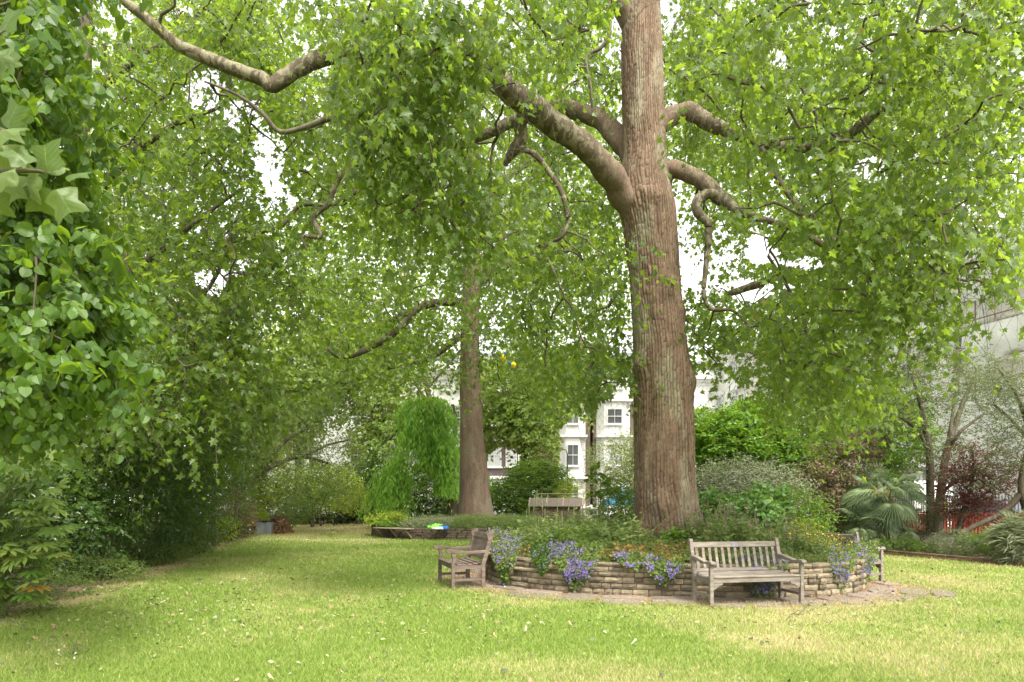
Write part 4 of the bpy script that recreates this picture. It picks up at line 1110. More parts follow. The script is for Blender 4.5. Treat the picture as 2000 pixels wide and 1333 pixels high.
for px_, py_, rx, ry, y0, y1, n in [(30, 960, 90, 60, 9, 10.4, 44), (50, 1045, 80, 60, 9, 10.2, 46), (20, 1125, 60, 50, 9.0, 9.8, 40), (80, 900, 60, 40, 9.6, 10.6, 16), (20, 880, 60, 40, 9.4, 10.4, 14), (-60, 1020, 60, 130, 9, 10.2, 30)]:
    for q in range(n):
        u, v = rng.uniform(-1, 1, 2); spots.append((W(px_ + u * rx, py_ + v * ry, rng.uniform(y0, y1))))
for q, p in enumerate(spots):
    p[2] = max(p[2], .12)
    d = nrm((p - floc - np.array([0, .2, .5]))[None])[0] * .8 + np.array([.15, -.35, .05]) + rng.randn(3) * .25; ax = nrm(np.array([d[0], d[1], -.15 + rng.uniform(-.3, .25)])[None])[0]
    n = np.array([0, -.35, 1]) + rng.randn(3) * .25; n = nrm((n - (n @ ax) * ax)[None])[0]; x = np.cross(ax, n); s_ = rng.uniform(.19, .29)
    me = FM[5] if (p[0] < -5.2 and rng.rand() < .05) else FM[rng.randint(5)]
    o = bpy.data.objects.new('leaf', me); COL.objects.link(o); o.parent = ft
    o.matrix_local = Matrix.Translation(Vector((p - floc).tolist())) @ Matrix(((x[0], ax[0], n[0], 0), (x[1], ax[1], n[1], 0), (x[2], ax[2], n[2], 0), (0, 0, 0, 1))) @ Matrix.Scale(float(s_), 4)
    st = floc + np.array([rng.uniform(-.2, .2), rng.uniform(-.2, .2), rng.uniform(.1, max(.15, p[2] * .8))])
    PP, rr_ = smooth_path([st, (st + p) / 2 + np.array([0, 0, .12]), p], [.012, .006, .004], 3); tb.append(tube(PP, rr_, 4))
wood_obj('stalks', tb, M_stem, ft)['kind'] = 'stuff'

# ------------------------------------------------------------------ left border shrubs
shrub('camellia_shrub', 'tall dark glossy evergreen shrub with a few orange leaves, behind the fatsia', 'shrub',
      [(210, 900, 130, 120, 15.5, 1.2), (270, 1000, 110, 95, 17, 1.1), (160, 1040, 90, 90, 14, .9), (330, 860, 110, 110, 18.5, 1.2), (220, 800, 120, 90, 16.5, 1.2), (360, 980, 60, 100, 19.5, 1), (100, 960, 90, 130, 13.6, 1)], 34000, L_oval, (.095, .155), M_gloss, 201, stems=7, k=7, L=.38, droop=.45, hang=.45, near=200, near_tpl=L_oval, inner=.6)
shrub('hedge_mass', 'dark green hedge line behind the left border shrubs', 'hedge', [(50, 950, 120, 120, 19, 1.5), (160, 960, 110, 110, 22, 1.5), (260, 950, 100, 110, 26, 1.6), (350, 950, 90, 110, 30, 1.8), (430, 950, 80, 90, 36, 2), (-150, 940, 200, 160, 18, 1.5)], 24000, L_oval, (.14, .24), M_lime, 198, stems=0, k=7, L=.6)
shrub('hedge_mass', 'dark evergreen mass filling the left edge behind the fatsia and lime leaves', 'hedge', [(0, 900, 130, 150, 14, 1.4), (-120, 900, 160, 200, 12, 1.5), (110, 830, 110, 110, 15, 1.4), (60, 1020, 120, 90, 12, 1), (-300, 850, 200, 260, 12, 2)], 17000, L_oval, (.09, .15), M_gloss, 199, stems=0, k=7, L=.5)
shrub('camellia_shrub', 'second dark evergreen further along the left border, brown stems low down', 'shrub',
      [(385, 1000, 60, 75, 21.5, 1.0), (400, 880, 90, 110, 23, 1.5), (440, 970, 55, 80, 26.5, 1.2), (420, 800, 70, 80, 23, 1.4)], 17000, L_oval, (.08, .13), M_gloss, 202, stems=6, k=6, L=.4)
shrub('yew_shrub', 'feathery dark green conifer shrub at the lawn edge beside the orange leaved evergreen', 'shrub', [(345, 1020, 50, 60, 18.6, .7), (325, 1068, 45, 26, 17.8, .5)], 8000, L_blade, (.09, .14), M_herb, 203, stems=3, k=10, L=.3)
shrub('spurge_plant', 'bright yellow green low plant at the left lawn edge in front of brown stems', 'plant', [(432, 1035, 22, 22, 25.2, .4), (455, 1028, 14, 16, 26.3, .3)], 1400, L_heart, (.06, .10), M_lemon, 204, stems=3, k=6, L=.15)
shrub('broom_shrub', 'rusty brown twiggy mass drooping onto the lawn edge on the left', 'shrub', [(452, 1000, 32, 50, 28, .9)], 3500, L_blade, (.14, .25), M_brown, 205, stems=6, k=8, L=.6, droop=.8)
shrub('lime_green_maple', 'small bright lime green maple above the grey planter tubs', 'shrub', [(490, 960, 34, 60, 33, .9), (500, 1012, 20, 18, 32, .5), (530, 935, 40, 45, 35, 1)], 4800, L_star, (.10, .17), M_lemon, 206, stems=4, k=6, L=.35)
shrub('viburnum_shrub', 'dark shrub hanging over the tubs at the far left border', 'shrub', [(500, 930, 45, 60, 35, 1.2), (470, 900, 55, 60, 32, 1.4), (480, 990, 30, 45, 34, .8)], 7000, L_oval, (.10, .16), M_gloss, 207, stems=4)
shrub('groundcover_patch', 'low green groundcover with small blue flowers under the left shrubs', 'plant', [(190, 1118, 95, 24, 13.4, .6), (110, 1155, 60, 26, 11.4, .5), (300, 1082, 70, 18, 16.6, .5), (40, 1190, 50, 24, 9.8, .4)], 13000, L_oval, (.035, .06), M_herb, 208, stems=0, k=6, L=.14, flower=(L_petal, M_violet, 20, .012, 'flowers'), group=None)
for i_, (a, b_, c_, d_, Y_) in enumerate([(475, 1044, 30, 9, 29.5, ), (375, 1072, 40, 10, 20.5)]):
    shrub('groundcover_patch', ('low leafy edging between the rusty twigs and the tubs', 'low leafy edging at the foot of the yew, by the worn earth')[i_], 'plant', [(a, b_, c_, d_, Y_, .4)], 1200, L_oval, (.05, .08), (M_herb, M_lime)[i_], 240 + i_, stems=0, k=5, L=.14)
# the leaning small tree over the far left corner
lt = thing('spreading_tree', 'small spreading tree with dark crooked boughs leaning over the far left corner of the lawn', 'tree', (-11.3, 29.5, 0))
for c in [[(462, 1040, 29.5, 6), (468, 960, 29.5, 6), (500, 930, 29.5, 5), (545, 905, 30, 4), (590, 893, 31, 3), (640, 905, 32, 2)], [(468, 960, 29.5, 5), (450, 900, 29.5, 4), (430, 884, 29.5, 3), (390, 880, 29, 3)], [(545, 905, 30, 3.5), (510, 893, 30, 4), (470, 886, 30, 4), (440, 885, 30, 3)], [(500, 930, 29.5, 4), (560, 860, 30, 3), (620, 830, 30, 2)], [(590, 893, 31, 2.5), (640, 870, 32, 2), (680, 860, 32, 1.5)]]:
    P, r_ = limb(c, 5); arr_obj('limb', *tube(P, r_ * 1.15, 8), M_dark, lt, smooth=True)
rng = R(121)
C = crown_centres([(560, 840, 130, 60, 27, 33, 60), (600, 900, 110, 55, 28, 34, 60), (480, 850, 70, 60, 27, 31, 26), (640, 800, 60, 50, 29, 34, 18), (640, 950, 60, 50, 31, 35, 22), (590, 960, 50, 50, 31, 35, 18)], rng, .34, 12)
lv = clump_shoots(C, rng, 12, .7, (.5, 1.0), 9, .25, .2, (.07, .12)); twigs_obj(lv[5], lt, M_twig, .006, .5, rng); lv = cull(lv[:5], GAPS, rng)
leaves_obj('foliage', L_oval, lv, M_olive2 if 'M_olive2' in globals() else M_herb, lt, rng)
t2 = thing('small_tree', 'thin trunked young tree at the far lawn end, left of the white flowering hedge', 'tree', W(610, 1010, 38) * np.array([1, 1, 0]))
for c in [[(610, 1030, 38, 4), (611, 1000, 38, 3.5), (609, 975, 38, 3), (590, 950, 38, 2)], [(611, 990, 38, 3), (625, 970, 38, 2.4), (650, 955, 38, 2)], [(627, 1028, 38.5, 2.4), (625, 1000, 38.5, 2), (640, 960, 38.5, 1.5)]]:
    P, r_ = limb(c, 4); arr_obj('limb', *tube(P, r_, 6), M_dark, t2, smooth=True)
lv = clump_shoots(crown_centres([(610, 945, 60, 45, 37, 39, 30)], rng, .3, 2), rng, 10, .5, (.3, .7), 8, .2, .2, (.12, .18)); leaves_obj('foliage', L_oval, lv, M_laurel, t2, rng)
shrub('bright_shrub', 'rounded bright green shrub at the far end of the lawn', 'shrub', [(655, 955, 55, 42, 40, 1.5), (690, 975, 26, 25, 40, 1), (620, 935, 40, 30, 41, 1.2)], 5200, L_oval, (.14, .22), M_lemon, 209, stems=3, k=6, L=.4)
shrub('hedge_shrub', 'dark evergreen hedge with fading white blossom behind the lawn end', 'shrub', [(710, 960, 60, 60, 43.5, 1.2), (650, 990, 70, 36, 43.5, 1.2), (740, 940, 30, 60, 44, 1.2), (560, 1000, 50, 26, 42, 1.2), (800, 970, 60, 50, 44, 1.2), (850, 975, 40, 50, 43, 1), (890, 985, 40, 40, 44, 1)], 21000, L_oval, (.2, .32), M_gloss, 210, stems=0, k=6, L=.45, flower=(L_petal, M_blossom, 320, .10, 'blossom'))
shrub('border_shrub', 'dull green rounded shrub beside the leaf heap at the far left', 'shrub', [(580, 1000, 30, 22, 37, .8), (555, 985, 24, 26, 38, .8)], 2600, L_oval, (.10, .16), M_herb, 211, stems=2)

# ------------------------------------------------------------------ weeping tree
wt = thing('weeping_tree', 'weeping tree, bright green foliage hanging like curtains left of the far trunk', 'tree', W(885, 1000, 37) * np.array([1, 1, 0]))
rng = R(131)
for c in [[(884, 1025, 37, 11), (882, 940, 37, 10), (876, 870, 37, 9), (850, 800, 37, 7), (815, 778, 37, 4)], [(876, 870, 37, 7), (850, 820, 36.5, 5), (800, 790, 36.5, 3), (775, 800, 36, 2)], [(880, 900, 37, 6), (890, 830, 37.5, 4), (885, 790, 37.5, 2)], [(880, 930, 37, 6), (830, 850, 36, 4), (790, 830, 36, 3), (760, 860, 36, 2)]]:
    P, r_ = limb(c, 5); arr_obj('limb', *tube(P, r_, 8), M_dark, wt, smooth=True)
Ss, Ls = [], []
for px_, py_, rx, ry, y0, y1, n, l0, l1 in [(828, 782, 44, 14, 35.5, 38.5, 460, .6, 2.6), (800, 815, 36, 20, 35, 37, 220, 1.2, 2.4), (870, 805, 26, 25, 35.5, 38, 150, 1.4, 3.6), (770, 905, 26, 26, 35.2, 37, 170, 1.2, 2.4), (755, 945, 24, 25, 35.2, 36.6, 160, .7, 1.6), (850, 860, 42, 34, 35.2, 37, 330, 1.0, 2.4), (865, 930, 28, 20, 35.2, 36.6, 130, .6, 1.4), (815, 925, 20, 26, 35.2, 36.4, 90, .5, 1.3), (915, 880, 20, 60, 37.5, 39, 120, .8, 2), (950, 940, 12, 25, 38, 39, 60, .6, 1.4), (800, 800, 34, 22, 35, 38, 120, .4, 1.0)]:
    for q in range(n):
        u, v = rng.uniform(-1, 1, 2)
        if u * u + v * v > 1: continue
        Ss.append(W(px_ + u * rx, py_ + v * ry, rng.uniform(y0, y1))); Ls.append(rng.uniform(l0, l1))
Ss = np.array(Ss); Ls = np.array(Ls)
D = nrm(rng.randn(len(Ss), 3) * np.array([.75, .75, .3]) + np.array([-.1, -.12, .1])) * 1.0; kp = fbm(Ss, 1.5, 14, 2) > .40; Ss, Ls, D = Ss[kp], Ls[kp], D[kp]
lv = shoots(Ss, D * .5 + np.array([0, 0, -.6]), Ls, 16, rng, .35, 1.25, (.22, .36), .6, 4, .2, base=np.clip((fbm(Ss, .9, 4) - .5) * 2.6 + .5, 0, 1))
Pz = lv[0]; ok = Pz[:, 2] > .1; twigs_obj(lv[5], wt, M_stem, .006, .15, rng); lv = cull(tuple(a[ok] for a in lv[:5]), [(822, 975, 24, 50, .92), (745, 850, 26, 60, .8), (800, 905, 12, 30, .5), (862, 985, 30, 22, .8)], rng)
leaves_obj('foliage', fold_leaf([(.16, .35)], .2, .2), lv, M_weep, wt, rng)

# ------------------------------------------------------------------ middle and right shrubs
shrub('evergreen_shrub', 'broad dark green shrub right of the far trunk, below the mauve house', 'shrub', [(1035, 960, 62, 48, 38, 1.8), (1000, 975, 40, 34, 37, 1.2), (1080, 945, 34, 34, 38.5, 1.2), (1045, 925, 40, 24, 39, 1.2)], 13000, L_oval, (.15, .23), M_lime, 220, stems=4, k=7, L=.5, droop=.3, hang=.3)
shrub('bamboo_clump', 'thin yellow green stems between the dark shrub and the shed roof', 'plant', [(1118, 965, 26, 22, 37, .6), (1100, 975, 14, 20, 36.5, .4)], 1500, L_blade, (.2, .3), M_lemon, 221, stems=8, k=6, L=.5, smat=M_stem)
shrub('pale_tree', 'pale cream and green leaved tree just left of the big trunk', 'tree', [(1200, 900, 52, 34, 30, 1.3), (1225, 935, 34, 45, 29.5, 1.2), (1185, 935, 30, 24, 30, .9), (1225, 870, 34, 24, 30.5, 1), (1275, 900, 40, 50, 31, 1.2)], 8500, L_oval, (.09, .15), M_pale, 222, stems=6, k=6, L=.45, up=.1, gaps=[(1165, 925, 14, 16, .8), (1215, 955, 14, 10, .7)])
shrub('climbing_rose', 'leafy green shrub growing up against the left foot of the big trunk', 'shrub', [(1205, 1000, 34, 40, 18.6, .7), (1225, 960, 16, 26, 18.4, .4), (1195, 1035, 34, 26, 17.8, .7), (1230, 1030, 16, 40, 17.4, .5)], 4200, L_oval, (.07, .12), M_lime, 223, stems=6, k=6, L=.35, flower=(L_petal, mat_leaf('pink_petal', (.55, .12, .2), (.7, .2, .3), (.5, .15, .2)), 5, .03, 'flowers'))
shrub('tall_sprig', 'single tall sprig with large round leaves against the brick wall', 'plant', [(1170, 925, 10, 14, 17, .25), (1165, 955, 16, 16, 17, .3), (1190, 965, 18, 8, 17, .25)], 95, L_heart, (.12, .17), M_lime, 224, stems=3, k=5, L=.3, smat=M_stem)
shrub('laurel_shrub', 'large bright green laurel right of the big trunk, behind the grey arching shrub', 'shrub', [(1420, 865, 70, 56, 27, 1.8), (1470, 835, 50, 50, 28, 1.5), (1385, 880, 34, 44, 27, 1.4), (1360, 840, 30, 30, 28, 1)], 15000, L_oval, (.17, .26), M_laurel, 225, stems=5, k=7, L=.45, up=.5)
shrub('laurel_shrub', 'dark rounded laurel behind the pink tinged shrub and the palm', 'shrub', [(1590, 850, 80, 80, 27, 1.8), (1540, 900, 50, 56, 26.5, 1.4), (1745, 850, 58, 66, 27, 1.8), (1660, 900, 90, 70, 27.5, 1.5), (1600, 960, 60, 40, 26, 1.2), (1700, 830, 50, 60, 28, 1.5)], 24000, L_oval, (.16, .25), M_laurel, 226, stems=6, k=7, L=.45, up=.5)
shrub('cotoneaster_shrub', 'grey green shrub with fine arching twigs just right of the big trunk', 'shrub', [(1430, 950, 66, 38, 22, 1.4), (1500, 955, 46, 36, 22.5, 1.2), (1395, 975, 36, 36, 21.5, 1), (1470, 990, 60, 30, 22, 1)], 17000, L_rhomb, (.09, .15), M_silver, 227, stems=8, k=12, L=.8, droop=.5, up=.2, rough=.35, gaps=[(1540, 975, 22, 12, .7)])
shrub('hydrangea_shrub', 'mid green shrub with large pale rounded leaves behind the flower spikes', 'shrub', [(1460, 1000, 50, 26, 19, .8), (1500, 980, 30, 26, 19.5, .7), (1400, 1010, 36, 30, 18.8, .7), (1385, 985, 14, 22, 18.5, .4)], 2600, L_heart, (.12, .19), mat_leaf('hydrangea_leaf', (.07, .16, .04), (.17, .28, .10), (.24, .42, .06), .5, .4), 228, stems=6, k=6, L=.35)
shrub('leafy_shrub', 'light green upright shrub behind the right half of the stone bed', 'shrub', [(1555, 1000, 30, 40, 19.4, .7), (1590, 1010, 26, 30, 19.2, .6), (1540, 1030, 30, 20, 19, .5)], 2600, L_oval, (.08, .13), M_laurel, 229, stems=6, k=6, L=.4)
shrub('photinia_shrub', 'bronze pink and green shrub with faded flower heads left of the palm', 'shrub', [(1650, 900, 56, 52, 23.5, 1.2), (1600, 950, 48, 46, 23, 1.1), (1640, 970, 46, 50, 22.6, 1), (1680, 870, 40, 30, 24, 1), (1610, 1000, 36, 40, 22.4, .9)], 8500, L_oval, (.10, .15), M_pink, 230, stems=9, k=6, L=.4, droop=.3, hang=.3, flower=(L_petal, mat_leaf('faded_pink', (.30, .14, .14), (.50, .28, .28), (.3, .2, .2)), 60, .06, 'flower_heads'))
shrub('dark_shrub', 'deep green undergrowth between the pink tinged shrub and the round bed', 'shrub', [(1580, 1030, 70, 36, 23.5, 1), (1640, 1045, 50, 30, 22.5, .9), (1500, 1030, 60, 30, 23.5, .9)], 5500, L_oval, (.08, .12), M_lime, 231, stems=0, k=6, L=.35)
# fan palm
pm = thing('fan_palm', 'bushy fan palm with grey green leaves and rusty fibre at its heart', 'palm', W(1725, 1040, 21) * np.array([1, 1, 0]))
rng = R(141); ploc = np.array(pm.location)
PM = [palm_leaf_mesh('frond', 26, 4.6, .010, M_palm, t, .10 + .12 * s, 60 + s) for s, t in enumerate((.15, .4, .65, .85, .95))]
hc = np.array([ploc[0], 21.0, 1.55]); tb = []
m = MB(); m.tube([ploc - ploc, (0, 0, .8), (.02, 0, 1.5)], [.17, .19, .15], 10); m.build('trunk', M_dark, pm, smooth=True)
m = MB()
for q in range(60):
    a = rng.rand() * 2 * PI; r0 = .13; z = rng.uniform(1.35, 1.75); m.bar((r0 * math.cos(a), r0 * math.sin(a), z), (.26 * math.cos(a + .3), .26 * math.sin(a + .3), z + rng.uniform(-.05, .2)), .03, .02)
m.build('fibre', mat_noise('palm_fibre', [(0, (.22, .09, .02)), (1, (.45, .22, .06))], 20, .9), pm)
for cz, cx, n, spr in ((1.6, 0, 46, 1.0), (.75, -.45, 15, .75), (.7, .5, 12, .7), (.4, 0, 10, .8)):
    for q in range(n):
        el = math.asin(rng.uniform(-.75, .97)); az = rng.rand() * 2 * PI
        d = np.array([math.cos(el) * math.cos(az), math.cos(el) * math.sin(az), math.sin(el)]); L = rng.uniform(.45, .75) * spr
        c = np.array([ploc[0] + cx, 21.0, cz]); p = c + d * L; p[2] = max(p[2], .25)
        ax = nrm((d + np.array([0, 0, -.35]))[None])[0]; n_ = nrm((np.array([0, 0, 1.]) * (1 if el < 1.1 else 0) + rng.randn(3) * .25 - np.array([0, .3, 0]))[None])[0]; n_ = nrm((n_ - (n_ @ ax) * ax)[None])[0]; x = np.cross(ax, n_)
        o = bpy.data.objects.new('frond', PM[rng.randint(5)]); COL.objects.link(o); o.parent = pm; s_ = rng.uniform(.52, .78) * spr
        o.matrix_local = Matrix.Translation(Vector((p - ploc).tolist())) @ Matrix(((x[0], ax[0], n_[0], 0), (x[1], ax[1], n_[1], 0), (x[2], ax[2], n_[2], 0), (0, 0, 0, 1))) @ Matrix.Scale(float(s_), 4)
        tb.append(tube(np.array([c, (c + p) / 2 + [0, 0, .05], p]), np.array([.012, .01, .008]), 4))
wood_obj('stalks', tb, M_stem, pm)['kind'] = 'stuff'
# thin trees in front of the right terrace
def open_tree(label, loc, limbs, regs, mat, seed, tpl=L_oval, size=(.06, .10), per=9, k=8, name='small_tree', L=(.3, .7)):
    t = thing(name, label, 'tree', loc); r = R(seed); nd = []
    for c in limbs:
        P, rr = limb(c, 5); arr_obj('limb', *tube(P, rr, 7), M_dark, t, smooth=True); nd += list(P)
    C = crown_centres(regs, r, .42, seed); wood_obj('branches', grow(nd, C, r, .02, .006, maxr=.03), M_dark, t, 'stuff')
    lv = clump_shoots(C, r, per, .5, L, k, .15, .1, size, down=-.1); twigs_obj(lv[5], t, M_twig, .005, .6, r); leaves_obj('foliage', tpl, lv, mat, t, r); return t
open_tree('sparse olive leaved tree with forked dark stems right of the palm', (13.1, 22.4, 0),
    [[(1818, 1040, 22.4, 8), (1817, 960, 22.4, 7.5), (1815, 880, 22.4, 7), (1800, 800, 22.4, 4), (1780, 730, 22.4, 2.5)], [(1829, 1040, 22.3, 9), (1838, 960, 22.3, 8), (1850, 880, 22.3, 7), (1880, 790, 22.3, 4.5), (1905, 730, 22.3, 2)], [(1816, 890, 22.4, 4), (1795, 845, 22.4, 3), (1765, 820, 22.5, 2.5), (1740, 812, 22.5, 1.5)], [(1852, 880, 22.3, 4), (1875, 845, 22, 3.4), (1920, 810, 22, 2)], [(1850, 880, 22.3, 4), (1862, 800, 22.3, 3), (1870, 730, 22.3, 2)], [(1838, 965, 22.3, 4), (1860, 945, 22, 3), (1900, 915, 22, 2.4), (1960, 875, 21.8, 1.5)]],
    [(1830, 740, 100, 55, 21.5, 24, 60), (1800, 800, 60, 50, 21.5, 23.5, 24), (1870, 900, 50, 50, 21.5, 23, 14), (1780, 880, 40, 60, 21.5, 23.5, 12), (1910, 850, 40, 40, 21.5, 23, 8), (1845, 940, 36, 60, 22, 23, 10)], M_olive, 301, size=(.08, .13))
open_tree('feathery grey green tree at the right edge before the sheeted building', (13.9, 18.6, 0),
    [[(2040, 1060, 18.6, 12), (1998, 960, 18.6, 9), (2010, 860, 18.6, 6), (1990, 780, 18.6, 4), (1950, 720, 18.6, 2)], [(1998, 960, 18.6, 7), (1960, 1000, 18.8, 6), (1900, 1030, 19, 5), (1870, 1045, 19, 4)], [(2010, 860, 18.6, 4), (1975, 820, 18.5, 3), (1940, 790, 18.5, 2)]],
    [(1960, 790, 60, 70, 17.5, 20, 44), (1930, 745, 50, 30, 18, 20, 16), (1985, 870, 40, 60, 17.5, 19.5, 12), (2060, 800, 60, 120, 17, 20, 20), (1950, 930, 30, 50, 18.5, 20, 12)], mat_leaf('feathery_leaf', (.08, .12, .05), (.17, .22, .10), (.22, .30, .10), .6, .4), 302, L_rhomb, (.05, .09), 12, 10)
open_tree('dark red leaved maple in front of the railings', (12.9, 20.2, 0), [[(1868, 1060, 20.2, 5), (1880, 1000, 20.2, 4), (1900, 940, 20.2, 3), (1900, 880, 20.2, 2)], [(1880, 1000, 20.2, 3), (1930, 960, 20.2, 2), (1970, 930, 20.2, 1.5)]],
    [(1900, 960, 44, 50, 19.6, 21, 40), (1870, 1000, 30, 36, 19.6, 21, 14), (1960, 920, 50, 36, 19.6, 21, 20), (1900, 905, 36, 26, 19.8, 20.8, 10)], M_red, 303, L_star, (.05, .08), 11, 8, 'red_maple')
shrub('clipped_shrub', 'small shrub with yellow green top under the forked stems', 'shrub', [(1835, 995, 30, 14, 21.5, .5), (1825, 1035, 32, 30, 21.4, .6), (1785, 1040, 24, 30, 21.8, .5)], 3200, L_oval, (.05, .08), M_olive, 304, stems=4)
for q, (a, b_, c_, d_, Y_, mt, tp, sz, lab, fl) in enumerate([
    (1860, 1065, 34, 24, 19.2, M_silver, L_blade, (.12, .2), 'grey lavender tuft in the right border, left of the mauve flowers', None),
    (1905, 1070, 34, 22, 18.4, M_herb, L_blade, (.12, .2), 'lavender with mauve flower heads in the middle of the right border', 110),
    (1945, 1065, 26, 28, 17.8, M_lime, L_oval, (.05, .08), 'dark leafy perennial with small mauve flowers near the right edge', 50),
    (1995, 1060, 34, 44, 16.9, M_silver, L_blade, (.3, .5), 'tall tuft of fine grey grass at the right edge of the border', None),
    (1760, 1068, 40, 12, 20.3, M_lime, L_oval, (.05, .09), 'low dark leafy plants at the foot of the palm', None),
    (1820, 1078, 30, 10, 19.6, M_herb, L_oval, (.04, .07), 'low green edging right of the palm', None)]):
    shrub('border_plant', lab, 'plant', [(a, b_, c_, d_, Y_, .45)], 1900, tp, sz, mt, 320 + q, stems=0, k=7, L=.22, up=.9, flower=(L_petal, M_mauve, fl, .022, 'flowers') if fl else None)
# brick edging of the right border
M_brick = mat_noise('edging_brick', [(0, (.08, .045, .03)), (1, (.19, .125, .085))], 6, .9, rnd=.25)
eb = thing('brick_edging', 'low brick edging along the right side of the lawn', 'edging', (11, 18, 0)); m = MB(); rng = R(9)
bm_ = MB().box(-.5, .5, -.5, .5, 0, 1).build('brick', M_brick, None, .04); bme = bm_.data; bpy.data.objects.remove(bm_)
yy = 14.6
while yy < 34:
    x0, x1 = right_edge(yy), right_edge(yy + .22); a = math.atan2(.22, x1 - x0); L_ = math.hypot(.22, x1 - x0)
    for c_ in (0, 1): put('brick', bme, eb, (x0 - 11 + rng.uniform(-.006, .006), yy + .11 - 18 + .1 * c_, .065 * c_), a + rng.uniform(-.03, .03), (L_ * .95, .11, .062))
    yy += .225
kb = thing('stone_edging', 'low stone kerb along the far end of the lawn', 'edging', (-5, 43, 0)); m = MB()
for q in range(30): m = MB(); m.box(-.45, .43, -.1, .1, 0, .17); o = m.build('kerb_stone', M_stone2, kb, .01); o.location = (-5.6 + q * .46 * 2, 0, 0)

# ------------------------------------------------------------------ planting in the near bed
def bed_plants(name, label, cat, region, n, hgt, tpl, size, mat, seed, k=9, lean=.35, droop=.15, fl=None, spikes=None, z0=None, group=None, stem=M_stem, hang=.1, rnear=None):
    """stems rising from the bed; region: list of (x, y, rx, ry)"""
    r = R(seed); S = []
    reg = np.array(region); w = reg[:, 2] * reg[:, 3]; w = w / w.sum()
    while len(S) < n:
        q = reg[r.choice(len(reg), p=w)]; a = r.rand() * 2 * PI; f = math.sqrt(r.rand()); x, y = q[0] + q[2] * f * math.cos(a), q[1] + q[3] * f * math.sin(a)
        if bed_frac(x, y) < .97: S.append((x, y))
    S = np.array(S); z = bed_z(S[:, 0], S[:, 1]); S3 = np.column_stack([S, z])
    t = thing(name, label, cat, (float(S[:, 0].mean()), float(S[:, 1].mean()), float(z.mean())), group=group)
    D = np.column_stack([r.randn(n) * lean, r.randn(n) * lean, np.ones(n)]); lum = fbm(S, 1.7, seed, 2); L = (hgt[0] + (hgt[1] - hgt[0]) * r.rand(n)) * (.28 + 1.05 * lum) * (.62 if name in ('bed_undergrowth', 'seedling_shrub') else 1) * (1 - .45 * np.clip((bed_frac(S[:, 0], S[:, 1]) - .6) / .4, 0, 1))
    lv = shoots(S3, D, L, k, r, droop, hang, size, 1.0, 4, .3, base=np.clip((fbm(S, 3.5, seed + 2, 2) - .5) * 2.4 + .5, 0, 1))
    twigs_obj(lv[5], t, stem, .004)
    leaves_obj('foliage', tpl, lv[:5], mat, t, r)
    tips = lv[5][:, -1]
    if fl:
        fmat, cnt, fs, nm = fl; i = r.choice(len(tips), cnt); P = tips[i] + r.randn(cnt, 3) * .03
        a = nrm(r.randn(cnt, 3)); nn = nrm(np.array([0, -.6, .8]) + r.randn(cnt, 3) * .5); nn = nrm(nn - (nn * a).sum(-1, keepdims=True) * a)
        leaves_obj(nm, L_petal, (P, a, nn, np.full(cnt, fs) * r.uniform(.7, 1.3, cnt), r.rand(cnt)), fmat, t, r)
    if spikes:
        smt, cnt, l0, l1 = spikes; i = r.choice(len(tips), min(cnt, len(tips)), replace=False); m = MB()
        for p in tips[i]:
            L_ = r.uniform(l0, l1); b = p - np.array(t.location); d = np.array([r.uniform(-.1, .1), r.uniform(-.1, .1), 1]) * L_
            pts = [b + d * s for s in (-.1, .1, .25, .4, .55, .7, .85, 1.0)]; m.tube(pts, [.004, .012, .008, .013, .008, .011, .006, .002], 5)
        o = m.build('flower_spikes', smt, t); o['kind'] = 'stuff'
    return t

def cascade(label, px_, py_, wpx, hpx, Y, nl, nf, seed, mat=M_herb, fmat=M_violet, group='purple bellflower clumps over the bed wall', lowz=None):
    """bellflower cushion spilling over the wall"""
    r = R(seed); t = thing('bellflower_clump', label, 'flowers', tuple(W(px_, py_, Y)), group=group)
    def pts(n, push):
        u = r.uniform(-1, 1, n); v = r.rand(n)
        wv = 1 - .75 * np.clip(v - .35, 0, 1) ** 1.1 * 1.4
        x = px_ + u * wpx * wv + r.randn(n) * 3; yv = py_ - hpx * .4 + v * hpx * (1 - .35 * u * u) + r.randn(n) * 3
        P = np.stack([(x - 1000) / F * Y, np.full(n, Y), H - (yv - HY) / F * Y], -1)
        # wrap round the wall top: hang outside it below, lie back over the bed above
        for i in range(n):
            s_i = np.argmin((BEDC[:, 0] - P[i, 0]) ** 2 * (1 if True else 0) + (BEDC[:, 1] - 12) ** 2 * .15)
            wy = BEDC[s_i, 1]
            if P[i, 2] < HT + .02: P[i, 1] = wy - .03 - push * r.rand() * .16 - .05 * math.sin(min(1, (HT - P[i, 2]) / .3) * PI)
            else: P[i, 1] = wy + (P[i, 2] - HT) * 1.1 - push * .1 * r.rand()
            P[i, 0] = (x[i] - 1000) / F * P[i, 1]
        return P
    P = pts(nl, .7); A = nrm(r.randn(nl, 3) * .6 + np.array([0, -.3, -.6])); Nn = nrm(np.array([0, -.7, .6]) + r.randn(nl, 3) * .45); Nn = nrm(Nn - (Nn * A).sum(-1, keepdims=True) * A)
    leaves_obj('foliage', L_heart, (P, A, Nn, r.uniform(.022, .045, nl), r.rand(nl)), mat, t, r)
    P = pts(nf, 1.3); A = nrm(r.randn(nf, 3)); Nn = nrm(np.array([0, -.8, .5]) + r.randn(nf, 3) * .5); Nn = nrm(Nn - (Nn * A).sum(-1, keepdims=True) * A)
    cl = fbm(P, 6, seed) > .50; P, A, Nn = P[cl], A[cl], Nn[cl]
    leaves_obj('flowers', L_petal, (P + np.array([0, -.02, .01]), A, Nn, r.uniform(.014, .024, len(P)), r.rand(len(P))), fmat, t, r)
    return t
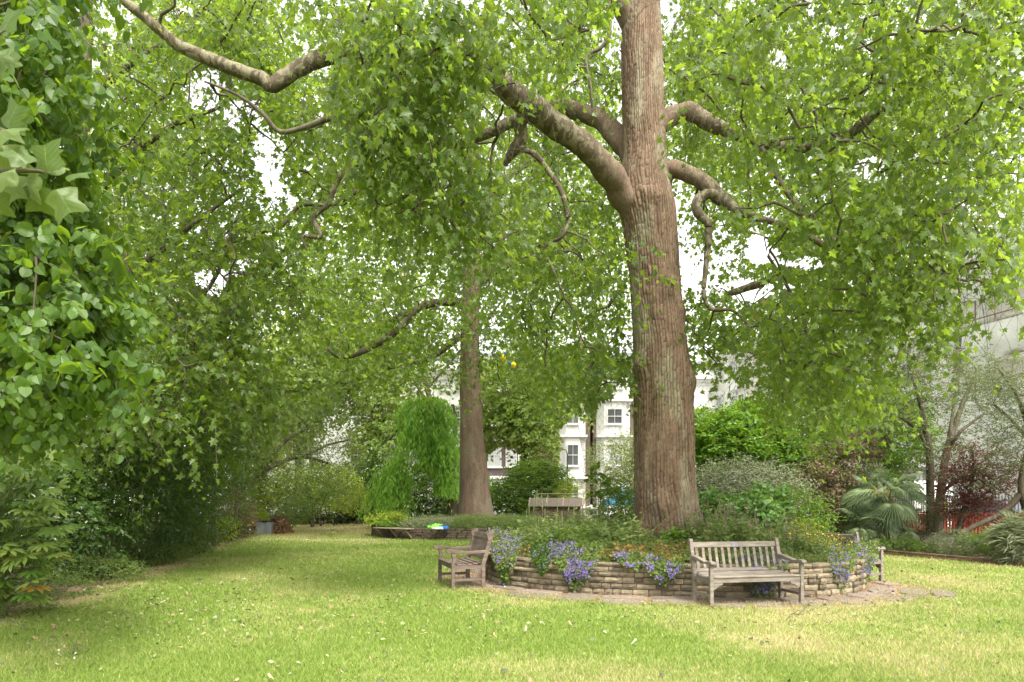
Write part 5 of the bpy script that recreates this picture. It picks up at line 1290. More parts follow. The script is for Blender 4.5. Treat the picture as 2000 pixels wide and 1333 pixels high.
cascade('tall purple bellflower mass just behind the brown bench at the left end of the bed', 985, 1075, 32, 100, 13.0, 1500, 850, 401)
cascade('dark green trailing clump with few purple flowers, second from the brown bench', 1058, 1088, 20, 55, 12.2, 900, 120, 402, M_lime)
cascade('densest purple bellflower clump, hanging to a point down the wall between the benches', 1124, 1098, 50, 88, 11.9, 1900, 2000, 403)
cascade('loose lilac bellflower strip along the wall top left of the slatted bench', 1235, 1092, 38, 26, 11.6, 600, 600, 404)
cascade('lilac bellflower clump spilling over the wall just left of the slatted bench', 1295, 1108, 42, 50, 11.55, 1200, 750, 405)
cascade('purple bellflowers hanging behind the back slats of the slatted bench', 1490, 1118, 46, 90, 11.5, 1300, 900, 406)
cascade('purple and pink tinged bellflowers hanging on the bright wall right of the slatted bench', 1645, 1102, 26, 80, 12.0, 1000, 520, 407)
cascade('purple bellflowers at the very right end of the wall below the half hidden bench', 1690, 1085, 24, 80, 12.8, 900, 520, 408)

bed_plants('geranium_patch', 'bronze and orange leaved geranium patch on the front left of the bed', 'plant', [(1.7, 12.8, 1.1, .7), (2.9, 12.5, 1.0, .7), (.6, 13.5, .7, .6)], 420, (.14, .30), L_plane_lo, (.05, .09), M_bronze, 411, 9, .6)
bed_plants('strawberry_patch', 'low green ground leaves in front of the big trunk foot', 'plant', [(3.6, 12.5, 1.3, .6), (2.6, 13.4, 1.2, .6)], 380, (.12, .28), L_oval, (.06, .11), M_herb, 412, 9, .6)
bed_plants('mixed_perennials', 'tall mixed green perennials filling the left half of the bed', 'plant', [(.9, 14.6, 1.2, 1.2), (1.7, 15.6, 1.2, 1.2), (1.9, 14.0, .9, .7)], 300, (.35, 1.0), L_oval, (.10, .19), M_herb2, 413, 11, .4)
bed_plants('wild_fennel', 'dark feathery perennials at the back left of the bed', 'plant', [(.9, 15.9, 1.0, 1.0), (1.5, 16.4, 1.0, .9)], 170, (.6, 1.05), L_blade, (.14, .22), M_herb, 414, 18, .25)
bed_plants('acanthus_plant', 'broad cut leaved plant in the middle of the left half of the bed', 'plant', [(.9, 13.6, .5, .35), (1.1, 12.9, .5, .3)], 60, (.3, .55), L_plane, (.14, .22), M_lime, 415, 6, .5)
bed_plants('evening_primrose', 'tall seed spires standing up on the left of the bed', 'plant', [(.55, 14.3, .5, .7), (1.0, 14.0, .5, .5)], 13, (.85, 1.25), L_oval, (.05, .08), M_herb, 416, 30, .06, spikes=(mat_noise('green_spike', [(0, (.09, .13, .05)), (1, (.18, .20, .09))], 30), 13, .2, .35))
bed_plants('hyssop_clump', 'pale green leafy stand with brown purple flower spikes above the slatted bench', 'plant', [(4.1, 14.0, .8, .9), (4.9, 13.9, .8, .8), (4.6, 12.9, .9, .6)], 400, (.5, 1.1), L_oval, (.09, .15), M_herb2, 417, 13, .18, spikes=(M_spike, 80, .12, .24))
bed_plants('marigold_patch', 'patch of small golden yellow flowers at the right end of the bed', 'flowers', [(5.35, 12.6, .4, .4), (5.7, 12.9, .3, .4), (5.2, 13.2, .5, .3)], 260, (.40, .8), L_oval, (.05, .085), M_herb2, 418, 9, .35, fl=(M_yellow, 230, .027, 'flowers'))
bed_plants('heather_patch', 'fine green and mauve low plants on the front right of the bed', 'plant', [(4.9, 12.15, .7, .4), (3.9, 11.85, .5, .3)], 420, (.14, .30), L_oval, (.025, .045), M_herb, 419, 10, .5, fl=(M_mauve, 140, .014, 'flowers'))
bed_plants('spurge_plant', 'two lime green rosettes above the half hidden bench back', 'plant', [(5.55, 13.4, .3, .2)], 26, (.9, 1.15), L_oval, (.08, .13), M_lemon, 420, 10, .12)
bed_plants('seedling_shrub', 'small fresh green seedling against the front of the big trunk', 'plant', [(3.15, 13.95, .22, .15)], 26, (.3, .55), L_heart, (.07, .12), M_laurel, 421, 8, .3)
bed_plants('dry_seedhead', 'upright tan dried flower stem by the right foot of the big trunk', 'plant', [(3.66, 13.2, .05, .05)], 5, (.42, .55), L_oval, (.03, .05), M_bronze, 422, 16, .05)
bed_plants('bed_undergrowth', 'low mixed green undergrowth covering the round bed soil', 'plant', [(3.0, 14.6, 3.4, 3.1)], 700, (.10, .40), L_plane_lo, (.08, .15), M_herb, 423, 9, .6)

# ------------------------------------------------------------------ planting in the far bed
def far_plants(label, spots, n, hgt, tpl, size, mat, seed, fl=None, name='bed_plant', k=9, cat='plant'):
    r = R(seed); S = []
    for a0, a1, r0, r1 in spots:
        for q in range(n // len(spots)):
            a = math.radians(r.uniform(a0, a1)); rr = r.uniform(r0, r1); S.append((FB[0] + rr * math.cos(a), FB[1] + rr * math.sin(a), .4 + .2 * (1 - rr / FR)))
    S = np.array(S); t = thing(name, label, cat, tuple(S.mean(0)))
    D = np.column_stack([r.randn(len(S)) * .35, r.randn(len(S)) * .35, np.ones(len(S))])
    out = nrm(S[:, :2] - FB); edge = np.hypot(S[:, 0] - FB[0], S[:, 1] - FB[1]) > FR - .25; D[edge, :2] += out[edge] * .9
    lv = shoots(S, D, r.uniform(hgt[0], hgt[1], len(S)), k, r, .25, .2, size, 1, 3, .3); twigs_obj(lv[5], t, M_stem, .006)
    leaves_obj('foliage', tpl, lv[:5], mat, t, r)
    if fl:
        P = lv[5][:, -1][r.choice(len(S), fl)] + r.randn(fl, 3) * .05; a = nrm(r.randn(fl, 3)); nn = nrm(np.cross(a, r.randn(fl, 3)))
        leaves_obj('flowers', L_petal, (P, a, nn, np.full(fl, .035), r.rand(fl)), M_mauve, t, r)
far_plants('yellow green bush spilling over the left corner of the far stone bed', [(190, 215, 3.2, 4.1)], 420, (.35, .9), L_heart, (.08, .13), M_lemon, 431)
far_plants('ivy trails hanging down the far bed wall left of the plank seat', [(215, 228, 3.9, 4.3)], 120, (.2, .45), L_heart, (.06, .10), M_laurel, 432)
far_plants('grey green and mauve flowering plants behind the plank seat', [(228, 262, 2.6, 4.0)], 620, (.3, .6), L_oval, (.05, .09), M_silver, 433, 170)
far_plants('loose yellow green grasses on the right front of the far bed', [(262, 320, 2.4, 4.1)], 800, (.35, .75), L_blade, (.14, .24), M_herb2, 434, 40)
far_plants('mixed low plants round the far trunk', [(180, 360, 1.2, 3.2)], 800, (.3, .6), L_oval, (.07, .11), M_herb2, 435)
far_plants('pale green plants trailing from the right side of the far bed', [(285, 330, 3.6, 4.2)], 300, (.3, .5), L_oval, (.06, .10), M_herb, 436)

# ------------------------------------------------------------------ clothes left on the plank seat
def garment(label, px_, Y, z, w, h, d, mat, seed, cat):
    r = R(seed); bm = bmesh.new(); bmesh.ops.create_icosphere(bm, subdivisions=4, radius=1)
    for v in bm.verts:
        n = fbm(np.array([v.co[:]]), 1.6, seed)[0]; q = fbm(np.array([v.co[:]]), 4, seed + 3)[0]
        q2 = abs(fbm(np.array([v.co[:]]), 3.2, seed + 9)[0] - .5) * 2; v.co *= .35 + 1.3 * n + .35 * q - .55 * (1 - q2) ** 3; v.co.x *= w; v.co.y *= d; v.co.z = max(v.co.z, -.15) * h
    me = bpy.data.meshes.new('garment'); bm.to_mesh(me); bm.free(); me.materials.append(mat); me.polygons.foreach_set('use_smooth', [True] * len(me.polygons))
    p = W(px_, 1000, Y); o = link('garment', me); o.location = (p[0], Y, z); return props(o, label, cat)
flat = lambda n, c, rg=.8: mat_noise(n, [(0, tuple(v * .8 for v in c)), (1, c)], 12, rg)
gY = 26.62
garment('crumpled lime green jacket on the plank seat', 850, gY, .455, .26, .16, .14, flat('lime_cloth', (.22, .62, .08)), 1, 'jacket')
garment('crumpled blue garment on the plank seat', 866, gY, .45, .20, .11, .12, flat('blue_cloth', (.02, .16, .55)), 2, 'jacket')
garment('white and black garment trailing over the front of the plank seat', 855, gY - .14, .44, .20, .08, .07, flat('white_cloth', (.6, .62, .66)), 3, 'jacket')
garment('small black bundle behind the green jacket on the plank seat', 858, gY + .1, .46, .10, .12, .08, flat('black_cloth', (.02, .02, .03)), 4, 'bag')

# ------------------------------------------------------------------ tubs, leaf heap
M_tub = flat('grey_tub', (.17, .19, .21)); M_tubb = flat('blue_grey_tub', (.13, .18, .24)); M_tubk = flat('black_pot', (.03, .03, .035)); M_terra = flat('terracotta', (.34, .16, .10))
def tub(name, label, px_, py_, w, h, mat, taper=.85, cat='pot', square=False):
    g = G(px_, py_); t = thing(name, label, cat, tuple(g)); k = 4 if square else 18; a0 = PI / 4 if square else 0; f = 1.3 if square else 1
    def ring(r, z): return [(f * r * math.cos(a0 + i / k * 2 * PI), f * r * math.sin(a0 + i / k * 2 * PI), z) for i in range(k)]
    m = MB(); rs = [(w / 2 * taper, 0), (w / 2, h), (w / 2 + .02, h), (w / 2 + .02, h - .04), (w / 2 + .02, h), (w / 2 - .02, h), (w / 2 * taper - .02, h * .75)]
    V = []; [V.extend(ring(r, z)) for r, z in rs]; n = len(rs)
    m.add(V, [(q * k + i, q * k + (i + 1) % k, (q + 1) * k + (i + 1) % k, (q + 1) * k + i) for q in range(n - 1) for i in range(k)])
    m.build('shell', mat, t)
    m = MB(); m.add(ring(w / 2 * taper, h * .78), [tuple(range(k))]); m.build('compost', M_soil, t)
tub('square_tub', 'square grey tub left of the brown leaf heap', 521, 1044, .62, .60, M_tub, .92, 'tub', True)
tub('square_tub', 'second grey tub close against the leaf heap', 511, 1045, .36, .58, M_tub, .95, 'tub', True)
tub('plant_pot', 'black pot under the lime green maple', 488, 1044, .45, .34, M_tubk)
tub('plant_pot', 'blue grey pot at the foot of the rusty twigs', 455, 1046, .40, .42, M_tubb)
tub('plant_pot', 'narrow blue grey pot between the black and the first pots', 477, 1044, .30, .46, M_tubb)
tub('plant_pot', 'terracotta pot half behind the lawn edge leaves', 466, 1040, .36, .52, M_terra)
hp = thing('leaf_heap', 'heap of dry brown twigs and leaves by the far left tubs', 'leaf heap', tuple(G(543, 1043)))
rng = R(505); n = 3600; a = rng.rand(n) * 2 * PI; rr = rng.rand(n) ** .5; P = np.stack([hp.location.x + .62 * rr * np.cos(a), hp.location.y + .55 * rr * np.sin(a), (1 - rr ** 2) * .78 * (.55 + .45 * rng.rand(n)) + .02], -1)
A = nrm(rng.randn(n, 3)); Nn = nrm(np.cross(A, rng.randn(n, 3))); leaves_obj('leaves', L_oval, (P, A, Nn, rng.uniform(.06, .14, n), rng.rand(n)), M_brown, hp, rng)
tw = np.stack([P[:260] - A[:260] * .2, P[:260], P[:260] + A[:260] * .22], 1); tw[..., 2] = np.maximum(tw[..., 2], .02); twigs_obj(tw, hp, M_brown, .008)

# ------------------------------------------------------------------ fallen leaves, petals, twigs
M_fl = [mat_leaf('fallen_pale', (.17, .20, .09), (.28, .31, .18), (.2, .2, .1), .7, .15), mat_leaf('fallen_brown', (.16, .09, .05), (.36, .23, .14), (.15, .1, .05), .8, .1), mat_leaf('fallen_dark', (.04, .05, .025), (.10, .12, .05), (.08, .1, .03), .6, .1), mat_leaf('fallen_tan', (.22, .15, .09), (.34, .26, .16), (.3, .25, .15), .8, .1)]
GL = 'fallen leaves scattered on the lawn'
labs = ['pale green fallen leaf on the lawn', 'brown curled fallen leaf on the lawn', 'dark fallen leaf on the lawn', 'tan dry fallen leaf on the lawn']
tp = near_leaf([(.3, -.04), (.3, .2), (.5, .45), (.22, .55)], .26, .25); tpo = near_leaf([(.16, .1), (.26, .38), (.16, .75)], .4, .35)
fme = []
for i_, mt in enumerate(M_fl):
    for j_ in range(3):
        V = (tp if j_ < 2 else tpo)[0].copy(); V[:, 2] = V[:, 2] * (.9 + j_ * .6) + .05 + .25 * V[:, 0] ** 2 * j_; V[:, 2] -= V[:, 2].min() - .02
        fme.append(tri_mesh('fallen_leaf', V, (tp if j_ < 2 else tpo)[1], mt, np.full(len(V), .3 + .2 * j_)))
rng = R(601)
def lawn_pts(n, r, ymin=5.8, ymax=43, pw=1.0):
    out = []
    while len(out) < n:
        y = ymin * (ymax / ymin) ** (r.rand() ** pw); x = r.uniform(-.74, .74) * y
        if not (left_edge(y) < x < right_edge(y)) or bed_frac(x, y) < 1.02 or (x - FB[0]) ** 2 + (y - FB[1]) ** 2 < (FR + .1) ** 2: continue
        d = .30 + .7 * math.exp(-abs(x + 3 + .15 * y) / 3.5) + .8 * math.exp(-abs(x - left_edge(y) - .5) / .9)
        if r.rand() < d * (.4 + .9 * float(vnoise(np.array([[x, y]]), 1.1, 3)[0])): out.append((x, y))
    return np.array(out)
LP = lawn_pts(290, rng, 5.7, 15)
for x, y in LP:
    t = rng.choice(4, p=[.38, .17, .25, .20]); o = bpy.data.objects.new('fallen_leaf', fme[t * 3 + rng.randint(3)]); COL.objects.link(o)
    s_ = rng.uniform(.025, .055) if rng.rand() < .85 else rng.uniform(.055, .085); o.location = (x, y, .028); o.scale = (s_,) * 3; o.rotation_euler = (rng.uniform(-.35, .35), rng.uniform(-.35, .35), rng.rand() * 6.3)
    px_ = float(pix(np.array([x, y, 0.]))[0]); zone = 'left edge' if px_ < 350 else 'left half' if px_ < 850 else 'middle' if px_ < 1250 else 'right half' if px_ < 1700 else 'right edge'
    zone += ' of the near lawn' if y < 7.4 else ' of the lawn before the benches' if y < 10.5 else ' of the lawn behind the brown bench line'
    props(o, ('small ' if s_ < .04 else 'large ' if s_ > .055 else 'mid sized ') + labs[t].replace(' on the lawn', '') + ', ' + zone, 'leaf', GL + ', ' + ('pale green', 'brown', 'dark', 'tan')[t] + ' ones')
for t in range(4):
    n = (2300, 800, 2600, 1500)[t]; P2 = lawn_pts(n, rng, 7.5, 43, .62); n = len(P2); a = rng.rand(n) * 2 * PI
    A = nrm(np.stack([np.cos(a), np.sin(a), rng.uniform(-.3, .4, n)], -1)); Nn = nrm(np.array([0, 0, 1.]) + rng.randn(n, 3) * .35); Nn = nrm(Nn - (Nn * A).sum(-1, keepdims=True) * A)
    o = arr_obj('leaf_litter', *leaf_arrays(L_star if t < 3 else L_rhomb, np.column_stack([P2, np.full(n, .03)]), A, Nn, rng.uniform(.02, .065, n), rng), M_fl[t], tint=None)
    a_ = o.data.attributes.new('tint', 'FLOAT', 'POINT'); a_.data.foreach_set('value', np.repeat(rng.rand(n), len((L_star if t < 3 else L_rhomb)[0])).astype(np.float32))
    props(o, ('pale green', 'brown', 'dark', 'tan')[t] + ' small leaf litter sprinkled over the lawn', 'leaf litter', kind='stuff')
# orange bud scales and debris on the paving, with green bits
M_deb = mat_leaf('orange_debris', (.34, .15, .06), (.58, .33, .17), (.2, .1, .05), .8, .1)
for q, (mt, n, lab, sz) in enumerate(((M_deb, 5200, 'orange brown bud scales and petals strewn on the paving round the bed', (.012, .03)), (M_fl[2], 260, 'dark green torn leaves lying on the paving', (.03, .08)), (M_herb, 420, 'small green weeds in the paving joints', (.02, .05)))):
    s_ = rng.rand(n) * CS[-1]; pts = []
    for v in s_:
        p, t, nn = at_wall(v); wv = np.interp(v % CS[-1], CS[:-1], wid); f = rng.rand() ** (1.3 if q == 0 else 1) * 1.08; c = p + nn * (.03 + f * wv)
        if vnoise(np.array([c]), 2.2, 7 + q)[0] + (.25 if c[0] > 5 else 0) > .42: pts.append(c)
    P2 = np.array(pts); n = len(P2); a = rng.rand(n) * 2 * PI
    A = nrm(np.stack([np.cos(a), np.sin(a), rng.uniform(-.2, .5, n)], -1)); Nn = nrm(np.array([0, 0, 1.]) + rng.randn(n, 3) * .4); Nn = nrm(Nn - (Nn * A).sum(-1, keepdims=True) * A)
    o = leaves_obj('path_litter', L_rhomb if q == 0 else L_oval, (np.column_stack([P2, np.full(n, .042)]), A, Nn, rng.uniform(sz[0], sz[1], n), rng.rand(n)), mt, None, rng); props(o, lab, 'litter')
# twigs on the grass
def stick(label, ctrls, r0=.006):
    t = thing('fallen_twig', label, 'twig', tuple(G(*ctrls[0][0])), group=None)
    for c in ctrls:
        P = np.array([G(*p) + np.array([0, 0, .03 + (.05 if i % 2 else 0)]) for i, p in enumerate(c)]); P, r_ = smooth_path(P, np.linspace(r0, r0 * .4, len(P)), 5); arr_obj('stem', *tube(P, r_, 5), M_limb, t)
stick('forked bare twig lying on the grass in front of the slatted bench', [[(1538, 1213), (1560, 1204), (1585, 1198), (1598, 1192)], [(1560, 1205), (1580, 1190), (1586, 1180), (1602, 1170)], [(1545, 1204), (1570, 1212)]])
stick('short twig on the lawn at the bottom left', [[(140, 1285), (152, 1274), (165, 1278), (176, 1283)], [(152, 1274), (146, 1268)]])
stick('pale curved twig on the grass near the brown bench', [[(915, 1213), (950, 1212), (968, 1200), (970, 1190)]], .004)
# daisies near the left twig
t = thing('white_blossom_sprig', 'sprig of tiny white blossoms lying by the left twig', 'flowers', tuple(G(125, 1292)))
rng = R(610); n = 16; P = np.array([G(rng.uniform(105, 150), rng.uniform(1265, 1300)) for _ in range(n)]) + np.array([0, 0, .045]); A = nrm(rng.randn(n, 3)); Nn = nrm(np.cross(A, rng.randn(n, 3)))
leaves_obj('blossoms', L_petal, (P, A, Nn, np.full(n, .018), rng.rand(n)), M_blossom, t, rng)

# ------------------------------------------------------------------ streets beyond the garden
TA = np.array((27.0, 20.0)); TD = nrm(np.array([[-.224, .975]]))[0]; TN = np.array((-TD[1], TD[0]))      # right terrace: line, direction, towards the garden
ang = math.atan2(TD[1], TD[0])
M_asph = mat_noise('asphalt', [(0, (.04, .04, .042)), (1, (.075, .074, .072))], 30, .9); M_pave = mat_noise('pavement', [(0, (.24, .23, .21)), (1, (.36, .35, .32))], 6, .9)
def quad(name, pts, z, mat, kind='structure'):
    o = arr_obj(name, np.array([(*p, z) for p in pts]), np.array([(0, 1, 2, 3)]), mat); o['kind'] = kind
def along(s, off): return TA + TD * s + TN * off
quad('street', [along(-30, 9.4), along(-30, 1.8), along(60, 1.8), along(60, 9.4)], .014, M_asph)
for a_, b_, z_ in ((1.8, -.2, .12),): quad('pavement', [along(-30, a_), along(-30, b_), along(60, b_), along(60, a_)], z_, M_pave)
m = MB(); p0, p1 = along(-30, 1.85), along(60, 1.85); m.bar((*p0, .06), (*p1, .06), .12, .124); o = m.build('kerb', M_pave); o['kind'] = 'structure'
quad('back_street', [(-60, 52), (12, 52), (12, 58), (-60, 58)], .018, M_asph); quad('back_pavement', [(-60, 58), (12, 58), (12, 60.6), (-60, 60.6)], .13, M_pave)

M_stucco = mat_noise('white_stucco', [(.25, (.60, .59, .56)), (.5, (.80, .80, .79)), (1, (.88, .88, .87))], .9, .7, 7, .2, stretch=(1.5, 1.5, .4))
M_stucco2 = mat_noise('cream_stucco', [(0, (.60, .56, .50)), (1, (.74, .70, .64))], .8, .8, 4, .2)
M_mauve_w = mat_noise('mauve_render', [(0, (.11, .08, .085)), (1, (.16, .12, .125))], 1.2, .85)
M_yb = mat_noise('london_stock_brick', [(0, (.08, .062, .048)), (.5, (.14, .11, .085)), (1, (.21, .17, .13))], 9, .9, 4, .4)
M_slate = mat_noise('slate_roof', [(0, (.09, .09, .10)), (1, (.17, .17, .19))], 5, .7)
M_potc = flat('chimney_pot_clay', (.42, .20, .12)); M_frame = flat('white_window_frame', (.78, .78, .78), .5)
M_glass = mat_noise('window_glass', [(0, (.03, .035, .04)), (1, (.10, .11, .12))], .6, .08, 2, 0, spec=.8)
M_blind = flat('window_blind', (.55, .56, .58))
def window(t, x, z, w, h, y, arched=False, blind=False, bars=2):
    f = MB(); fr = .07
    f.box(x - w / 2, x - w / 2 + fr, y - .05, y + .03, z, z + h).box(x + w / 2 - fr, x + w / 2, y - .05, y + .03, z, z + h).box(x - w / 2 + fr, x + w / 2 - fr, y - .05, y + .03, z + h - fr, z + h).box(x - w / 2 + fr, x + w / 2 - fr, y - .05, y + .03, z, z + fr)
    if arched:
        k = 8; pts = [(x + (w / 2) * math.cos(PI * i / k), z + h + (w / 2) * math.sin(PI * i / k)) for i in range(k + 1)]
        f.prism(pts, 'y', y - .04, y + .03)
    f.box(x - w / 2 + fr, x + w / 2 - fr, y - .035, y + .015, z + h / 2 - .03, z + h / 2 + .03)
    if bars > 1: f.box(x - .015, x + .015, y - .02, y + .015, z + fr, z + h - fr)
    fo = f.build('window', M_frame, t); g = MB(); g.box(x - w / 2 + .01, x + w / 2 - .01, y + .032, y + .06, z + .01, z + h - .01); g.build('pane', M_glass if not blind else M_blind, fo)
    s = MB(); s.box(x - w / 2 - .12, x + w / 2 + .12, y - .18, y - .052, z - .12, z - .002); s.build('sill', M_frame, fo)
def cornice(t, x0, x1, z, d, mat, y=0, h=.28):
    m = MB(); m.box(x0, x1, y - d * .5, y - .002, z, z + h * .5); m.box(x0 - .05, x1 + .05, y - d, y - .002, z + h * .5 + .002, z + h); m.build('cornice', mat, t)
def house(label, loc, rz, w, wall, bay, stories, hs, seed, bayx=None, arched=False, name='terraced_house', deep=9, front=None, chim=True):
    """local: x along the street, -y towards the garden"""
    r = R(seed); t = thing(name, label, 'house', (loc[0], loc[1], 0), rz, None); Ht = sum(hs)
    m = MB(); m.box(-w / 2, w / 2, 0, deep, 0, Ht); m.build('wall', wall, t)
    m = MB(); m.box(-w / 2 + .002, w / 2 - .002, -.10, -.003, Ht - .75, Ht + .55); m.build('parapet', front or wall, t)
    cornice(t, -w / 2 + .01, w / 2 - .01, Ht - .45, .5, M_stucco, -.1, .4)
    m = MB(); m.prism([(-.0, Ht), (deep * .5, Ht + 2.2), (deep, Ht)], 'x', -w / 2 + .01, w / 2 - .01); m.build('roof', M_slate, t)
    if chim:
        m = MB(); m.box(w / 2 - 1.0, w / 2 - .01, 2.5, 4.4, Ht, Ht + 3.0); rf = m.build('chimney', wall, t)
        for q in range(4): mm = MB(); mm.tube([(w / 2 - .5, 2.75 + q * .45, Ht + 3.0), (w / 2 - .5, 2.75 + q * .45, Ht + 3.5)], [.13, .10], 8); mm.build('chimney_pot', M_potc, rf)
    z = 0
    bx = bayx if bayx is not None else -w * .22; bw = w * .46
    nb_ = bay
    for s_, h_ in enumerate(hs):
        if s_ < nb_:
            m = MB(); m.prism([(bx - bw / 2, -.004), (bx - bw / 2 + .55, -.95), (bx + bw / 2 - .55, -.95), (bx + bw / 2, -.004)], 'z', z + .002, z + h_ - .002); m.build('bay', M_stucco, t)
            cornice(t, bx - bw / 2, bx + bw / 2, z + h_ - .42, 1.25, M_stucco, 0, .34)
            window(t, bx, z + .85, min(1.3, bw - 1.3), h_ - 1.7, -1.0, blind=r.rand() < .3)
            for sx in (-1, 1):
                xx = bx + sx * (bw / 2 - .30); mm = MB(); a = math.atan2(.95, .55) * sx
        else:
            window(t, bx, z + .8, 1.2, h_ - 1.5, -.06, arched, r.rand() < .3)
            cornice(t, bx - .9, bx + .9, z + h_ - .62, .3, M_stucco, 0, .2)
        for xx in ((w * .18, w * .38) if w > 5 else (w * .28,)):
            if s_ == 0 and xx > w * .3:
                d = MB(); d.box(xx - .5, xx + .5, -.05, -.004, .3, 2.5); dd = d.build('door', M_slate, t)
                p = MB(); [p.tube([(xx + sx * .85, -1.1, .12), (xx + sx * .85, -1.1, 3.0)], .16, 10) for sx in (-1, 1)]; p.build('porch_columns', M_stucco, t)
                cornice(t, xx - 1.05, xx + 1.05, 3.0, 1.4, M_stucco, 0, .4)
            else:
                window(t, xx, z + .85, .95, h_ - 1.75, -.06, arched and s_ > 0, r.rand() < .4); cornice(t, xx - .65, xx + .65, z + h_ - .62, .3, M_stucco, 0, .2)
        z += h_
    return t
hs = [3.4, 3.5, 3.0, 2.7]
# across the far end; the bays stand at the pixels where the photograph shows them
house('mauve rendered house with white sash windows, right of the far trunk', (-1.0, 61, 0), 0, 5.2, M_mauve_w, 1, 4, hs, 1, bayx=-.5)
house('white bay fronted house with brick party wall, between the far trunk and the big trunk', (4.15, 61, 0), 0, 5.0, M_yb, 4, 4, hs, 2, bayx=.95)
m_ = None
house('brick house with tall white bay, just left of the big trunk', (10.0, 61, 0), 0, 6.2, M_yb, 4, 4, hs, 3, bayx=-1.4)
house('pale house with chimneys just right of the big trunk, above the laurels', (16.2, 61.2, 0), 0, 6.2, M_stucco, 2, 4, [3.4, 3.5, 2.8, 2.2], 4, bayx=-1.2)
house('pale house behind the weeping tree', (-6.8, 61, 0), 0, 6.2, M_stucco, 2, 4, hs, 5)
house('pale house behind the far left hedge, tall dark windows', (-13.0, 61, 0), 0, 6.2, M_stucco, 2, 4, hs, 6, bayx=.1)
house('white house behind the leaning tree', (-19.2, 61, 0), 0, 6.2, M_stucco, 2, 4, hs, 7)
house('cream house at the far left behind the trees', (-25.4, 61, 0), 0, 6.2, M_stucco2, 2, 4, hs, 8)
house('leftmost pale house behind the dense left trees', (-31.6, 61, 0), 0, 6.2, M_stucco, 2, 4, hs, 9)
hr = [3.6, 3.9, 3.3, 2.8]
rl = ['', '', 'white arched window house at the right frame edge, partly wrapped in scaffold sheeting', 'white stucco house with tall arched windows behind the forked tree',  'white house on the right street behind the dark laurel',
      'white house of the right street below the sky gap', 'farthest white house of the right street by the corner']
for q in range(2, 7):
    c = along(3.5 + q * 6.2, 0)
    house(rl[q], c, ang + PI, 6.2, M_stucco if q != 5 else M_stucco2, 1 if q % 2 else 0, 4, hr, 20 + q, arched=True, bayx=-1.2)
# scaffold with sheeting
sc = thing('scaffold', 'scaffold of rusty poles with hanging white sheeting on the right hand house', 'scaffold', (*along(6, 0), 0)); M_pole = flat('rusty_pole', (.28, .19, .15), .6)
M_sheet = mat_noise('white_sheeting', [(0, (.66, .66, .66)), (1, (.80, .80, .80))], 2, .7, 4, .6, .05)
L0 = np.array(sc.location)
def ap(s, off, z): p = along(s, off); return np.array((p[0], p[1], z)) - L0
for s_ in np.arange(7.8, 16.3, 2.05):
    for off in (.5, 1.5):
        m = MB(); m.tube([ap(s_, off, .1), ap(s_, off, 15)], .035, 6); m.build('pole', M_pole, sc)
for z in np.arange(2.1, 15, 2.0):
    for off, dz in ((1.55, 0), (1.55, 1.0), (.5, 0)):
        m = MB(); m.tube([ap(7.8, off, z + dz), ap(16.0, off, z + dz)], .032, 6); m.build('ledger', M_pole, sc)
    m = MB(); m.bar(ap(7.8, 1.0, z - .06), ap(16.0, 1.0, z - .06), .5, .04); m.build('boards', M_sheet, sc)
for s_ in (8.0, 11.9): m = MB(); m.tube([ap(s_, 1.62, 2), ap(s_ + 4, 1.62, 8)], .03, 6); m.build('brace', M_pole, sc)
rng = R(71)
for s0, s1, z0, z1 in ((8, 16.0, .4, 6.6), (8, 15.6, 7.9, 9.7), (8, 16.0, 11.2, 14.2)):
    n = 40; mz = 10; S_, Z_ = np.meshgrid(np.linspace(s0, s1, n), np.linspace(z0, z1, mz)); off = 1.68 + .035 * np.sin(S_ * 4 + Z_ * .4) + .14 * fbm(np.stack([S_, Z_], -1), .9, 5) * np.sin(PI * (Z_ - z0) / (z1 - z0))
    Z_ = Z_ + (Z_ < z0 + .1) * .25 * np.sin(S_ * 1.6)
    V = np.stack([TA[0] + TD[0] * S_ + TN[0] * off, TA[1] + TD[1] * S_ + TN[1] * off, Z_], -1).reshape(-1, 3); i = np.arange(mz - 1)[:, None] * n; j = np.arange(n - 1)[None]
    arr_obj('sheeting', V, np.stack([i + j, i + j + 1, i + n + j + 1, i + n + j], -1).reshape(-1, 4), M_sheet, sc, smooth=True)
# iron railings on the right
M_iron = flat('black_iron', (.025, .025, .027), .5)
rl_ = thing('iron_railings', 'black iron railings along the right street behind the border', 'railings', (18.2, 24, 0)); ra, rb = np.array((19.3, 20.5)), np.array((11.4, 50.0)); rd = nrm((rb - ra)[None])[0]; LL = np.linalg.norm(rb - ra)
m = MB(); q = 0.0
while q < LL:
    p = ra + rd * q - np.array((18.2, 24)); m.box(p[0] - .011, p[0] + .011, p[1] - .011, p[1] + .011, .05, 1.62); m.add([(p[0] - .02, p[1], 1.62), (p[0], p[1] - .02, 1.62), (p[0] + .02, p[1], 1.62), (p[0], p[1] + .02, 1.62), (p[0], p[1], 1.72)], [(0, 1, 4), (1, 2, 4), (2, 3, 4), (3, 0, 4)]); q += .125
o = m.build('bars', M_iron, rl_); o['kind'] = 'stuff'
for z in (.25, 1.48): m = MB(); a_, b_ = ra - np.array((18.2, 24)), rb - np.array((18.2, 24)); m.bar((*a_, z), (*b_, z), .05, .02); m.build('rail', M_iron, rl_)
# far end railings
re = thing('iron_railings', 'black iron railings across the far end behind the hedge', 'railings', (-4, 51.4, 0)); m = MB()
for q in np.arange(-22, 16, .14): m.box(q - .011, q + .011, -.011, .011, .05, 1.6)
o = m.build('bars', M_iron, re); o['kind'] = 'stuff'
for z in (.25, 1.45): m = MB(); m.box(-22, 16, -.016, .016, z, z + .04); m.build('rail', M_iron, re)
